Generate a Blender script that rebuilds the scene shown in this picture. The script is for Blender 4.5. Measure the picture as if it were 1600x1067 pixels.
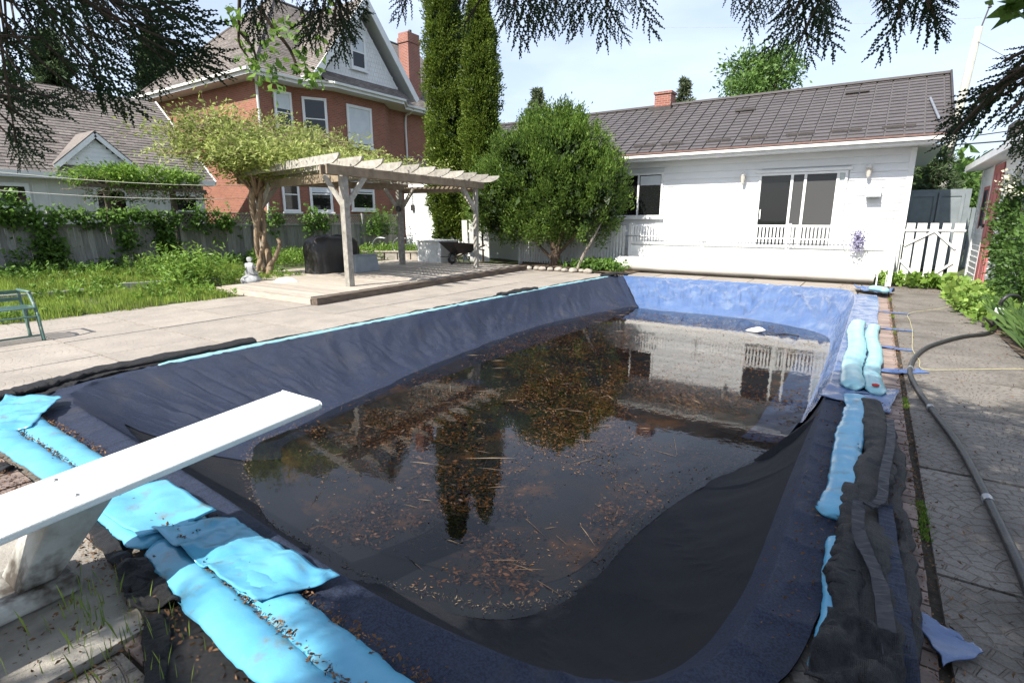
import bpy, bmesh, math, random
import numpy as np
from mathutils import Vector, Matrix, Euler, noise
random.seed(7); rng = np.random.default_rng(7)
for o in list(bpy.data.objects): bpy.data.objects.remove(o)
SC = bpy.context.scene; COL = SC.collection
R = math.radians; PI = math.pi
# ------------------------------------------------------------ camera, sky, sun
cam_d = bpy.data.cameras.new('camera'); cam = bpy.data.objects.new('camera', cam_d); COL.objects.link(cam)
cam_d.sensor_width = 36; cam_d.lens = 836/1600*36; cam_d.clip_start = .05; cam_d.clip_end = 2000
cam.location = (0, 0, 1.6)
cam.rotation_euler = (R(90)-math.atan(190/836), 0, R(33.7)); SC.camera = cam
SUN_EL, SUN_AZ = 46, 12          # light travels towards +Y, AZ degrees towards +X
w = bpy.data.worlds.new('World'); SC.world = w; w.use_nodes = True
nt = w.node_tree; bg = nt.nodes['Background']
sky = nt.nodes.new('ShaderNodeTexSky'); sky.sky_type = 'NISHITA'; sky.sun_disc = False
sky.sun_elevation = R(SUN_EL); sky.sun_rotation = R(180+SUN_AZ)
sky.air_density = 1.0; sky.dust_density = 1.6; sky.ozone_density = 1.2; sky.altitude = 200
# thin high cloud veil: the sky itself, paler
tc = nt.nodes.new('ShaderNodeTexCoord'); mp = nt.nodes.new('ShaderNodeMapping'); mp.inputs['Scale'].default_value = (1.2, 1.8, 4)
nz = nt.nodes.new('ShaderNodeTexNoise'); nz.inputs['Scale'].default_value = 1.6; nz.inputs['Detail'].default_value = 5; nz.inputs['Roughness'].default_value = .55
cr = nt.nodes.new('ShaderNodeMapRange'); cr.inputs[1].default_value = .42; cr.inputs[2].default_value = .75; cr.inputs[3].default_value = .45; cr.inputs[4].default_value = .78
mx = nt.nodes.new('ShaderNodeMix'); mx.data_type = 'RGBA'; mx.inputs[7].default_value = (8.2, 9.4, 11.8, 1)
L = nt.links.new
L(tc.outputs['Generated'], mp.inputs[0]); L(mp.outputs[0], nz.inputs['Vector']); L(nz.outputs[0], cr.inputs[0])
sz = nt.nodes.new('ShaderNodeSeparateXYZ'); L(tc.outputs['Generated'], sz.inputs[0])
hz_ = nt.nodes.new('ShaderNodeMapRange'); hz_.inputs[1].default_value = .12; hz_.inputs[2].default_value = .75; hz_.inputs[3].default_value = 1; hz_.inputs[4].default_value = .88; L(sz.outputs[2], hz_.inputs[0])
mm_ = nt.nodes.new('ShaderNodeMath'); mm_.operation = 'MULTIPLY'; L(cr.outputs[0], mm_.inputs[0]); L(hz_.outputs[0], mm_.inputs[1]); L(mm_.outputs[0], mx.inputs[0]); L(sky.outputs[0], mx.inputs[6]); L(mx.outputs[2], bg.inputs[0])
bg.inputs[1].default_value = .075
sd = bpy.data.lights.new('sun', 'SUN'); sun = bpy.data.objects.new('sun', sd); COL.objects.link(sun)
sd.energy = 4.7; sd.angle = R(.5); sd.color = (1, .955, .88)
ce = math.cos(R(SUN_EL)); LD = Vector((math.sin(R(SUN_AZ))*ce, math.cos(R(SUN_AZ))*ce, -math.sin(R(SUN_EL))))
sun.rotation_euler = LD.to_track_quat('-Z', 'Y').to_euler(); sun.location = (-3, -8, 12)
SC.view_settings.view_transform = 'Standard'; SC.view_settings.look = 'None'; SC.view_settings.gamma = 1
SC.view_settings.use_curve_mapping = False; SC.view_settings.exposure = 1.0
SC.render.engine = 'CYCLES'; SC.cycles.max_bounces = 6; SC.cycles.transparent_max_bounces = 12; SC.cycles.caustics_reflective = False; SC.cycles.caustics_refractive = False

# ------------------------------------------------------------ materials
MT = {}
def mat(name, col, col2=None, scale=4, rough=.85, bump=0, bscale=40, rnd=0, stretch=(1,1,1), spec=.3, metal=0, detail=5, lo=.35, hi=.65, col3=None, s3=1.2, lo3=.5, hi3=.62, sheen=0, coat=0, isl=0, brick=None, wave=None):
    if name in MT: return MT[name]
    m = bpy.data.materials.new(name); m.use_nodes = True; n = m.node_tree; N = n.nodes; K = n.links.new
    b = N['Principled BSDF']; b.inputs['Roughness'].default_value = rough; b.inputs['Metallic'].default_value = metal
    b.inputs['Specular IOR Level'].default_value = spec
    if sheen: b.inputs['Sheen Weight'].default_value = sheen
    if coat: b.inputs['Coat Weight'].default_value = coat
    t = N.new('ShaderNodeTexCoord'); oi = N.new('ShaderNodeObjectInfo')
    add = N.new('ShaderNodeVectorMath'); add.operation = 'MULTIPLY_ADD'; add.inputs[1].default_value = (37, 53, 71)
    K(oi.outputs['Random'], add.inputs[0]); K(t.outputs['Object'], add.inputs[2])
    mp = N.new('ShaderNodeMapping'); mp.inputs['Scale'].default_value = stretch; K(add.outputs[0], mp.inputs[0]); vec = mp.outputs[0]
    def noise_(s, d=5): 
        q = N.new('ShaderNodeTexNoise'); q.inputs['Scale'].default_value = s; q.inputs['Detail'].default_value = d; q.inputs['Roughness'].default_value = .62; K(vec, q.inputs['Vector']); return q.outputs[0]
    def rng_(src, a, c, o1=0, o2=1):
        q = N.new('ShaderNodeMapRange'); q.inputs[1].default_value = a; q.inputs[2].default_value = c; q.inputs[3].default_value = o1; q.inputs[4].default_value = o2; K(src, q.inputs[0]); return q.outputs[0]
    def mix_(f, a, c):
        q = N.new('ShaderNodeMix'); q.data_type = 'RGBA'
        if hasattr(f, 'links'): K(f, q.inputs[0])
        else: q.inputs[0].default_value = f
        for s, v in ((6, a), (7, c)):
            if hasattr(v, 'links'): K(v, q.inputs[s])
            else: q.inputs[s].default_value = (*v, 1)
        return q.outputs[2]
    c = None
    if brick:
        bt = N.new('ShaderNodeTexBrick'); bt.inputs['Color1'].default_value = (*col, 1); bt.inputs['Color2'].default_value = (*col2, 1); bt.inputs['Mortar'].default_value = (*col3, 1)
        bt.inputs['Scale'].default_value = 1; bt.inputs['Brick Width'].default_value = .22; bt.inputs['Row Height'].default_value = .075; bt.inputs['Mortar Size'].default_value = .010; bt.inputs['Bias'].default_value = -.1
        sx = N.new('ShaderNodeSeparateXYZ'); K(t.outputs['Object'], sx.inputs[0]); cb = N.new('ShaderNodeCombineXYZ'); am = N.new('ShaderNodeMath'); am.operation = 'ADD'
        K(sx.outputs[0], am.inputs[0]); K(sx.outputs[1], am.inputs[1]); K(am.outputs[0], cb.inputs[0]); K(sx.outputs[2], cb.inputs[1]); K(cb.outputs[0], bt.inputs['Vector'])
        c = mix_(rng_(noise_(1.1), .35, .7, 0, .35), bt.outputs[0], tuple(x*.6 for x in col))
    else:
        c = mix_(rng_(noise_(scale, detail), lo, hi), col, col2 or col) if col2 else mix_(0., col, col)
        if col3: c = mix_(rng_(noise_(s3), lo3, hi3), c, col3)
    if rnd or isl:
        hv = N.new('ShaderNodeHueSaturation'); K(c, hv.inputs['Color'])
        if isl:
            gi = N.new('ShaderNodeNewGeometry'); src = gi.outputs['Random Per Island']; k = isl
        else: src = oi.outputs['Random']; k = rnd
        K(rng_(src, 0, 1, 1-k, 1+k), hv.inputs['Value']); c = hv.outputs[0]
    K(c, b.inputs['Base Color'])
    if bump:
        bp = N.new('ShaderNodeBump'); bp.inputs['Strength'].default_value = bump; bp.inputs['Distance'].default_value = .02
        h = noise_(bscale, 6)
        if wave:
            wv = N.new('ShaderNodeTexWave'); wv.inputs['Scale'].default_value = wave; wv.inputs['Distortion'].default_value = 1; K(t.outputs['Object'], wv.inputs['Vector'])
            w2 = N.new('ShaderNodeTexWave'); w2.bands_direction = 'Y'; w2.inputs['Scale'].default_value = wave; w2.inputs['Distortion'].default_value = 1; K(t.outputs['Object'], w2.inputs['Vector'])
            a_ = N.new('ShaderNodeMath'); a_.operation = 'MULTIPLY'; K(wv.outputs[1], a_.inputs[0]); K(w2.outputs[1], a_.inputs[1])
            a2 = N.new('ShaderNodeMath'); a2.operation = 'ADD'; K(a_.outputs[0], a2.inputs[0]); K(h, a2.inputs[1]); h = a2.outputs[0]
        K(h, bp.inputs['Height']); K(bp.outputs[0], b.inputs['Normal'])
    MT[name] = m; return m
def leafmat(name, a, b_, trans=.35, rough=.55, dark=None):
    m = bpy.data.materials.new(name); m.use_nodes = True; n = m.node_tree; N = n.nodes; K = n.links.new; b = N['Principled BSDF']
    g = N.new('ShaderNodeNewGeometry'); mx = N.new('ShaderNodeMix'); mx.data_type = 'RGBA'; mx.inputs[6].default_value = (*a, 1); mx.inputs[7].default_value = (*b_, 1)
    K(g.outputs['Random Per Island'], mx.inputs[0])
    t = N.new('ShaderNodeTexCoord'); q = N.new('ShaderNodeTexNoise'); q.inputs['Scale'].default_value = 1.3; K(t.outputs['Object'], q.inputs['Vector'])
    hv = N.new('ShaderNodeHueSaturation'); mr = N.new('ShaderNodeMapRange'); mr.inputs[1].default_value = .35; mr.inputs[2].default_value = .65; mr.inputs[3].default_value = .75; mr.inputs[4].default_value = 1.25
    K(q.outputs[0], mr.inputs[0]); K(mr.outputs[0], hv.inputs['Value']); K(mx.outputs[2], hv.inputs['Color'])
    K(hv.outputs[0], b.inputs['Base Color']); b.inputs['Roughness'].default_value = rough; b.inputs['Specular IOR Level'].default_value = .35
    tr = N.new('ShaderNodeBsdfTranslucent'); K(hv.outputs[0], tr.inputs[0]); ms = N.new('ShaderNodeMixShader'); ms.inputs[0].default_value = trans
    K(b.outputs[0], ms.inputs[1]); K(tr.outputs[0], ms.inputs[2]); K(ms.outputs[0], N['Material Output'].inputs[0]); MT[name] = m; return m
def glassmat(name, tint, rough=.02, inner=(.010,.011,.011), bumpy=0):
    m = bpy.data.materials.new(name); m.use_nodes = True; b = m.node_tree.nodes['Principled BSDF']
    b.inputs['Base Color'].default_value = (*inner, 1); b.inputs['Roughness'].default_value = rough; b.inputs['Specular IOR Level'].default_value = .5
    MT[name] = m; return m

white_paint = mat('white_paint', (.78,.78,.76), (.70,.70,.68), 3, .6, .15, 30, rnd=.05)
white_old = mat('weathered_white_paint', (.74,.74,.71), (.58,.58,.54), 5, .75, .2, 25, rnd=.07)
vinyl = mat('white_vinyl', (.78,.78,.77), (.73,.74,.74), 2, .5, .05, 20, rnd=.03)
siding_shade = mat('shaded_white_siding', (.42,.46,.43), (.37,.41,.39), 2, .6, rnd=.05)  # white siding of the side turned from the sun, shade put into its grey
brick_m = mat('red_brick', (.33,.12,.068), (.24,.082,.050), col3=(.27,.20,.165), rough=.9, bump=.25, bscale=30, brick=1)
brick_s = mat('chimney_brick', (.32,.11,.075), (.23,.075,.055), col3=(.34,.27,.23), rough=.9, bump=.3, bscale=30, brick=1)
shingle_m = mat('asphalt_shingle', (.205,.18,.16), (.145,.125,.115), 14, .95, .4, 60, isl=.22, col3=(.10,.09,.085), s3=.5, lo3=.55, hi3=.75)
tile_m = mat('roof_tile_metal', (.098,.086,.084), (.075,.067,.067), 10, .5, .15, 70, rnd=.10, isl=0, spec=.5)
tile_far = mat('roof_tile_metal_far', (.098,.086,.084), (.075,.067,.067), 10, .5, .15, 70, isl=.10, spec=.5)
grey_wood = mat('grey_weathered_wood', (.31,.30,.285), (.20,.195,.185), 6, .9, .4, 30, rnd=.28, stretch=(6,6,.6), col3=(.10,.10,.085), s3=.6, lo3=.6, hi3=.8)
perg_wood = mat('pale_weathered_wood', (.40,.372,.325), (.26,.245,.215), 5, .85, .35, 30, rnd=.18, stretch=(2,2,2), col3=(.18,.16,.13), s3=1.6, lo3=.58, hi3=.8)
deck_wood = mat('deck_board_wood', (.44,.385,.32), (.31,.27,.225), 5, .9, .4, 30, rnd=.18, stretch=(.5,6,3))
beam_wood = mat('brown_weathered_shaded_beam', (.30,.235,.165), (.20,.155,.11), 5, .85, .35, 30, rnd=.12, col3=(.12,.10,.075), s3=1.6, lo3=.58, hi3=.8)  # browner wood than the posts, also darkened for the shade under the rafters
dark_wood = mat('dark_timber', (.17,.13,.10), (.09,.07,.055), 6, .9, .4, 25, stretch=(4,.6,4))
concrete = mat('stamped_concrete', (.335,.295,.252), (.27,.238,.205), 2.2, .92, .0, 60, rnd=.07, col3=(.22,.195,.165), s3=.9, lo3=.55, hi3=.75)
pad_m = mat('pale_concrete_pad', (.40,.37,.32), (.27,.245,.21), 3, .92, .5, 60, col3=(.14,.125,.105), s3=1.3, lo3=.52, hi3=.68)
brickpav = mat('coping_paver', (.30,.225,.19), (.20,.155,.135), 9, .92, .4, 70, rnd=.20)
soil = mat('soil', (.11,.08,.055), (.06,.045,.03), 9, .98, .8, 40, col3=(.16,.12,.08), s3=5)
jointm = mat('joint_dirt', (.07,.06,.045), (.035,.03,.022), 20, .98, .5, 50)
earth = mat('ground_grass_earth', (.075,.10,.035), (.05,.07,.025), 1.5, .98, .6, 20, col3=(.10,.085,.055), s3=3)
cover_m = mat('navy_woven_cover', (.008,.013,.030), (.026,.040,.082), 110, .62, .5, 25, spec=.4, lo=.40, hi=.62, detail=2, wave=70, col3=(.045,.046,.058), s3=2.6, lo3=.54, hi3=.80)
black_m = mat('black_shaded_cover', (.006,.007,.010), (.015,.016,.021), 110, .72, .45, 25, spec=.3, lo=.40, hi=.62, detail=2, wave=70, col3=(.017,.016,.016), s3=1.5, lo3=.55, hi3=.8)  # dark copy of the navy cover, shade of the sagging slopes in its colour
net_m = mat('black_netting', (.006,.006,.008), (.022,.021,.021), 90, .55, .6, 60, spec=.4, detail=2, lo=.4, hi=.62, wave=60)
tarp_m = mat('blue_tarp', (.065,.115,.245), (.095,.15,.28), 3, .25, .55, 7, spec=.7, col3=(.17,.22,.31), s3=2.2, lo3=.55, hi3=.75)
strap_m = mat('blue_strap', (.06,.11,.26), (.09,.14,.28), 9, .5, .3, 30)
aqua = mat('aqua_vinyl', (.09,.33,.50), (.12,.38,.54), 4, .24, .22, 8, spec=.5, col3=(.15,.22,.22), s3=7, lo3=.57, hi3=.72)
aqua_pale = mat('sunlit_aqua_vinyl', (.22,.44,.49), (.29,.50,.53), 5, .28, .22, 9, spec=.5, col3=(.30,.40,.38), s3=8, lo3=.6, hi3=.8)  # paler copy of the aqua vinyl, sunlight put into the colour
board_m = mat('white_fibreglass', (.80,.82,.78), (.72,.75,.71), 4, .55, .35, 160, spec=.4, col3=(.60,.60,.54), s3=5, lo3=.60, hi3=.8)
stand_m = mat('dirty_fibreglass', (.52,.52,.47), (.30,.28,.24), 4, .6, .2, 40, col3=(.08,.065,.05), s3=2.5, lo3=.5, hi3=.62)
rubber = mat('black_rubber_hose', (.018,.018,.02), (.032,.031,.031), 8, .42, .15, 60, spec=.5)
roller_m = mat('white_reel_cover', (.74,.72,.67), (.64,.61,.55), 3, .6, .25, 6, stretch=(.6,3,3))
metal_g = mat('galvanised_metal', (.42,.43,.44), (.30,.31,.32), 8, .4, .1, 40, metal=.7)
green_metal = mat('green_painted_metal', (.055,.12,.10), (.09,.16,.135), 14, .45, .2, 60, spec=.5, col3=(.25,.27,.22), s3=9, lo3=.6, hi3=.7)
stone_m = mat('statue_stone', (.42,.42,.42), (.27,.275,.28), 9, .9, .5, 40)
rock_m = mat('garden_rock', (.40,.36,.31), (.26,.235,.20), 7, .92, .6, 25, rnd=.2)
black_vinyl = mat('black_grill_cover', (.016,.015,.014), (.028,.025,.022), 5, .42, .5, 12, spec=.5, col3=(.085,.070,.055), s3=2.0, lo3=.62, hi3=.72)
grey_plastic = mat('grey_plastic', (.27,.30,.32), (.22,.245,.26), 4, .6, .1, 30)
dark_metal = mat('black_painted_metal', (.025,.022,.022), (.05,.04,.035), 9, .5, .2, 30, spec=.5)
bark = mat('brown_bark', (.12,.085,.06), (.06,.045,.033), 9, .95, .8, 18, stretch=(3,3,.6))
vine_bark = mat('pale_vine_bark', (.34,.25,.165), (.20,.145,.10), 8, .9, .8, 16, stretch=(3,3,.8))
twig_m = mat('pale_twigs', (.36,.27,.20), (.24,.18,.13), 8, .9)
soffit_m = mat('white_soffit', (.66,.67,.67), (.60,.61,.61), 3, .7)
trim_m = mat('cream_trim', (.70,.70,.66), (.62,.62,.58), 3, .6)
fascia_br = mat('brown_gutter', (.20,.12,.10), (.14,.09,.08), 6, .5)
red_door = mat('faded_red_paint', (.46,.165,.15), (.36,.115,.11), 5, .7, .15, 30)
grey_door = mat('grey_painted_wood', (.20,.225,.235), (.16,.18,.19), 3, .7, .15, 30, rnd=.06)
pole_m = mat('pale_utility_pole', (.42,.41,.36), (.30,.30,.26), 9, .9, .4, 25, stretch=(4,4,.4))
wire_m = mat('cable', (.05,.05,.055)); cord_m = mat('pale_cord', (.62,.60,.52)); yellow_rope = mat('yellow_rope', (.50,.45,.24), (.40,.36,.20), 60)
glass_d = glassmat('dark_window_glass', None); glass_g = glassmat('grey_window_screen', None, .5, (.045,.045,.045))
blind_m = mat('white_blind', (.62,.65,.66), (.55,.58,.60), 3, .5); lampw = mat('lamp_white', (.66,.65,.61)); lampg = mat('lamp_glass', (.50,.46,.40), rough=.15, spec=.8)
curtain = mat('pale_curtain', (.52,.56,.54)); flower_p = mat('purple_flower', (.22,.20,.34), (.4,.38,.5), 40, isl=.4)
redlab = mat('red_valve', (.5,.06,.05)); whitepl = mat('white_plastic', (.8,.8,.8))
leaf_cedar = leafmat('cedar_bush_leaf', (.05,.105,.016), (.175,.265,.045), .40)
leaf_arb = leafmat('arborvitae_leaf', (.05,.09,.012), (.21,.28,.04), .35)
leaf_core = leafmat('cedar_shaded_inner_leaf', (.015,.03,.008), (.035,.06,.012), .1)  # leaves inside the crowns, shade between the clumps put into their dark green
leaf_wis = leafmat('wisteria_leaf', (.20,.27,.05), (.42,.45,.15), .4)
leaf_ivy = leafmat('ivy_leaf', (.06,.135,.022), (.17,.29,.055), .4)
leaf_grass = leafmat('grass_blade', (.14,.22,.035), (.33,.41,.08), .45)
leaf_weed = leafmat('weed_leaf', (.10,.20,.03), (.24,.36,.06), .4)
leaf_dark = leafmat('shrub_leaf', (.04,.09,.018), (.10,.18,.035), .3)
leaf_maple = leafmat('maple_leaf', (.07,.14,.03), (.15,.25,.06), .35)
leaf_spruce = leafmat('spruce_needle', (.045,.075,.03), (.10,.14,.06), .25)
leaf_pine = leafmat('pine_needle', (.09,.12,.06), (.17,.20,.11), .25)
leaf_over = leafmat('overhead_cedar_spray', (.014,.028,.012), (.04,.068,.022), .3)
leaf_blossom = leafmat('white_blossom', (.5,.48,.34), (.75,.72,.55), .3)
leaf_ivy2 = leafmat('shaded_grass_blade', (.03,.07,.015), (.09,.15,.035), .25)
leaf_lime = leafmat('ground_cover_leaf', (.14,.26,.04), (.30,.42,.09), .4)
litter = leafmat('dead_leaf', (.09,.045,.022), (.24,.13,.06), .1, .8)
litter_dk = leafmat('wet_dead_leaf', (.035,.017,.010), (.16,.066,.022), .05, .5)
litter_pale = leafmat('dry_needle_litter', (.07,.045,.028), (.22,.16,.10), .05, .8)
# fan-patterned stamped concrete: relief only
def stamped(m, dirt=.5, depth=.9):
    N = m.node_tree.nodes; K = m.node_tree.links.new; b = N['Principled BSDF']
    g = N.new('ShaderNodeNewGeometry'); sc = N.new('ShaderNodeVectorMath'); sc.operation = 'SCALE'; sc.inputs['Scale'].default_value = 1.0
    wv = N.new('ShaderNodeTexNoise'); wv.inputs['Scale'].default_value = 1.5; K(g.outputs['Position'], wv.inputs['Vector'])
    # fan arcs: distance to a lattice of centres
    mod = N.new('ShaderNodeVectorMath'); mod.operation = 'MODULO'; mod.inputs[1].default_value = (.62, .62, 10)
    ad = N.new('ShaderNodeVectorMath'); ad.operation = 'ADD'; ad.inputs[1].default_value = (62, 62, 0)
    K(g.outputs['Position'], ad.inputs[0]); K(ad.outputs[0], mod.inputs[0])
    sb = N.new('ShaderNodeVectorMath'); sb.operation = 'SUBTRACT'; sb.inputs[1].default_value = (.31, -.05, 0); K(mod.outputs[0], sb.inputs[0])
    sp = N.new('ShaderNodeSeparateXYZ'); K(sb.outputs[0], sp.inputs[0]); cb = N.new('ShaderNodeCombineXYZ'); K(sp.outputs[0], cb.inputs[0]); K(sp.outputs[1], cb.inputs[1])
    ln = N.new('ShaderNodeVectorMath'); ln.operation = 'LENGTH'; K(cb.outputs[0], ln.inputs[0])
    at = N.new('ShaderNodeMath'); at.operation = 'ARCTAN2'; K(sp.outputs[0], at.inputs[0]); K(sp.outputs[1], at.inputs[1])
    pc = N.new('ShaderNodeCombineXYZ'); mu = N.new('ShaderNodeMath'); mu.operation = 'MULTIPLY'; mu.inputs[1].default_value = .42; K(at.outputs[0], mu.inputs[0])
    K(mu.outputs[0], pc.inputs[0]); K(ln.outputs['Value'], pc.inputs[1])
    dn = N.new('ShaderNodeVectorMath'); dn.operation = 'MULTIPLY_ADD'; dn.inputs[1].default_value = (.03, .03, 0); K(wv.outputs[1], dn.inputs[0]); K(pc.outputs[0], dn.inputs[2])
    br = N.new('ShaderNodeTexBrick'); br.inputs['Scale'].default_value = 1; br.inputs['Brick Width'].default_value = .085; br.inputs['Row Height'].default_value = .072; br.inputs['Mortar Size'].default_value = .006; br.inputs['Mortar Smooth'].default_value = .6
    K(dn.outputs[0], br.inputs['Vector'])
    bp = N.new('ShaderNodeBump'); bp.invert = True; bp.inputs['Strength'].default_value = depth; bp.inputs['Distance'].default_value = .008; K(br.outputs['Fac'], bp.inputs['Height'])
    n2 = N.new('ShaderNodeTexNoise'); n2.inputs['Scale'].default_value = 55; n2.inputs['Detail'].default_value = 6; K(g.outputs['Position'], n2.inputs['Vector'])
    b2 = N.new('ShaderNodeBump'); b2.inputs['Strength'].default_value = .45; b2.inputs['Distance'].default_value = .01; K(n2.outputs[0], b2.inputs['Height']); K(bp.outputs[0], b2.inputs['Normal']); K(b2.outputs[0], b.inputs['Normal'])
    # dirt lying in the joints of the stamped pattern
    old = b.inputs['Base Color'].links[0].from_socket; mx = N.new('ShaderNodeMix'); mx.data_type = 'RGBA'; mx.inputs[7].default_value = (.13, .105, .08, 1)
    mm = N.new('ShaderNodeMath'); mm.operation = 'MULTIPLY'; mm.inputs[1].default_value = dirt; K(br.outputs['Fac'], mm.inputs[0]); K(mm.outputs[0], mx.inputs[0]); K(old, mx.inputs[6])
    n3 = N.new('ShaderNodeTexNoise'); n3.inputs['Scale'].default_value = 120; n3.inputs['Detail'].default_value = 3; K(g.outputs['Position'], n3.inputs['Vector'])
    hv = N.new('ShaderNodeHueSaturation'); mr = N.new('ShaderNodeMapRange'); mr.inputs[1].default_value = .3; mr.inputs[2].default_value = .7; mr.inputs[3].default_value = .8; mr.inputs[4].default_value = 1.2
    K(n3.outputs[0], mr.inputs[0]); K(mr.outputs[0], hv.inputs['Value']); K(mx.outputs[2], hv.inputs['Color']); K(hv.outputs[0], b.inputs['Base Color'])
concrete_dk = mat('dark_stamped_concrete', (.205,.185,.16), (.14,.127,.112), 2.2, .9, .0, 60, rnd=.09, col3=(.10,.09,.075), s3=1.1, lo3=.52, hi3=.72)  # darker stamped concrete for the right and near paving
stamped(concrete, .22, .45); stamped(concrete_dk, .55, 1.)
# pool water
wm = bpy.data.materials.new('pool_water'); wm.use_nodes = True; N = wm.node_tree.nodes; K = wm.node_tree.links.new; N.remove(N['Principled BSDF'])
tr = N.new('ShaderNodeBsdfTransparent'); tr.inputs[0].default_value = (.74,.74,.73,1); gl = N.new('ShaderNodeBsdfGlossy'); gl.inputs['Roughness'].default_value = .012
fr = N.new('ShaderNodeFresnel'); fr.inputs[0].default_value = 1.40; ms = N.new('ShaderNodeMixShader')
q = N.new('ShaderNodeTexNoise'); q.inputs['Scale'].default_value = 9; q.inputs['Detail'].default_value = 3; t = N.new('ShaderNodeTexCoord'); K(t.outputs['Object'], q.inputs['Vector'])
bp = N.new('ShaderNodeBump'); bp.inputs['Strength'].default_value = .035; bp.inputs['Distance'].default_value = .02; K(q.outputs[0], bp.inputs['Height']); K(bp.outputs[0], gl.inputs['Normal'])
K(fr.outputs[0], ms.inputs[0]); K(tr.outputs[0], ms.inputs[1]); K(gl.outputs[0], ms.inputs[2]); K(ms.outputs[0], N['Material Output'].inputs[0])

# ------------------------------------------------------------ builders
BASE = {}
def base_of(o): return BASE.get(o.name, Vector((0,0,0)))
def thing(name, label, cat, loc=(0,0,0), group=None):
    o = bpy.data.objects.new(name, None); COL.objects.link(o); o.location = loc; BASE[o.name] = Vector(loc); o.empty_display_size = .2
    return tag(o, label, cat, group)
def tag(o, label=None, cat=None, group=None, kind=None):
    if label: o['label'] = label
    if cat: o['category'] = cat
    if group: o['group'] = group
    if kind: o['kind'] = kind
    return o
def link(name, me, m, parent, smooth=False):
    if m and not me.materials: me.materials.append(m)
    o = bpy.data.objects.new(name, me); COL.objects.link(o)
    if parent: o.parent = parent; BASE[o.name] = base_of(parent)
    return o
def raw(name, V, F, m, parent=None, smooth=False, kind=None, origin=None):
    """V in world coordinates; origin sets a top-level object's own location"""
    b = base_of(parent) if parent else Vector(origin or (0,0,0))
    V = np.asarray(V, float) - np.array(b)
    me = bpy.data.meshes.new(name); 
    if isinstance(F, np.ndarray):
        nv, nf, k = len(V), len(F), F.shape[1]
        me.vertices.add(nv); me.vertices.foreach_set('co', V.ravel()); me.loops.add(nf*k); me.loops.foreach_set('vertex_index', F.ravel().astype(np.int32))
        me.polygons.add(nf); me.polygons.foreach_set('loop_start', np.arange(nf, dtype=np.int32)*k); me.polygons.foreach_set('loop_total', np.full(nf, k, np.int32)); me.update(calc_edges=True)
    else: me.from_pydata([tuple(v) for v in V], [], F)
    if smooth: me.shade_smooth()
    o = link(name, me, m, parent)
    if not parent: o.location = b; BASE[o.name] = Vector(b)
    if kind: o['kind'] = kind
    return o
class MB:
    def __init__(s): s.V = []; s.F = []
    def add(s, V, F): n = len(s.V); s.V += [tuple(v) for v in V]; s.F += [tuple(i+n for i in f) for f in F]; return s
    def box(s, c, d, rot=None):
        x, y, z = (k/2 for k in d); P = [Vector(p) for p in ((-x,-y,-z),(x,-y,-z),(x,y,-z),(-x,y,-z),(-x,-y,z),(x,-y,z),(x,y,z),(-x,y,z))]
        if rot: M = Euler(rot).to_matrix(); P = [M@p for p in P]
        return s.add([p+Vector(c) for p in P], [(3,2,1,0),(4,5,6,7),(0,1,5,4),(1,2,6,5),(2,3,7,6),(3,0,4,7)])
    def bb(s, a, b): return s.box([(a[i]+b[i])/2 for i in range(3)], [abs(b[i]-a[i]) for i in range(3)])
    def beam(s, a, b, w_, h, up=(0,0,1)):
        a = Vector(a); b = Vector(b); d = (b-a).normalized(); u = Vector(up); sx = d.cross(u).normalized(); u = sx.cross(d)
        P = [p+sx*i*w_/2+u*j*h/2 for p in (a, b) for i, j in ((-1,-1),(1,-1),(1,1),(-1,1))]
        return s.add(P, [(0,1,2,3),(7,6,5,4),(0,4,5,1),(1,5,6,2),(2,6,7,3),(3,7,4,0)])
    def tube(s, pts, r, n=8, cap=True, flat=1, taper=None):
        pts = [Vector(p) for p in pts]; k = len(pts); rings = []; up = Vector((0,0,1))
        for i, p in enumerate(pts):
            d = (pts[min(i+1,k-1)]-pts[max(i-1,0)]).normalized(); sx = d.cross(up)
            if sx.length < .3: sx = d.cross(Vector((0,1,0)))
            sx.normalize(); u = sx.cross(d); rr = r[i] if hasattr(r, '__len__') else r
            rings.append([p+sx*math.cos(a)*rr+u*math.sin(a)*rr*flat for a in (2*PI*j/n for j in range(n))])
        V = [v for q in rings for v in q]; F = [(i*n+j, i*n+(j+1)%n, (i+1)*n+(j+1)%n, (i+1)*n+j) for i in range(k-1) for j in range(n)]
        if cap: F += [tuple(range(n))[::-1], tuple((k-1)*n+j for j in range(n))]
        return s.add(V, F)
    def lathe(s, prof, c, n=16, sx=1, sy=1):
        k = len(prof); V = [(c[0]+r*math.cos(2*PI*j/n)*sx, c[1]+r*math.sin(2*PI*j/n)*sy, c[2]+z) for r, z in prof for j in range(n)]
        F = [(i*n+j, i*n+(j+1)%n, (i+1)*n+(j+1)%n, (i+1)*n+j) for i in range(k-1) for j in range(n)]+[tuple(range(n))[::-1], tuple((k-1)*n+j for j in range(n))]
        return s.add(V, F)
    def poly(s, P, d):  # planar polygon extruded by vector d
        n = len(P); P = [Vector(p) for p in P]; d = Vector(d)
        return s.add(P+[p+d for p in P], [tuple(range(n))[::-1], tuple(range(n, 2*n))]+[(i, (i+1)%n, (i+1)%n+n, i+n) for i in range(n)])
    def build(s, name, m, parent=None, smooth=False, origin=None, bevel=0, kind=None):
        o = raw(name, s.V, s.F, m, parent, smooth, kind, origin)
        if bevel: bv = o.modifiers.new('bevel', 'BEVEL'); bv.width = bevel; bv.segments = 2; bv.limit_method = 'ANGLE'
        return o
CACHE = {}
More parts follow.
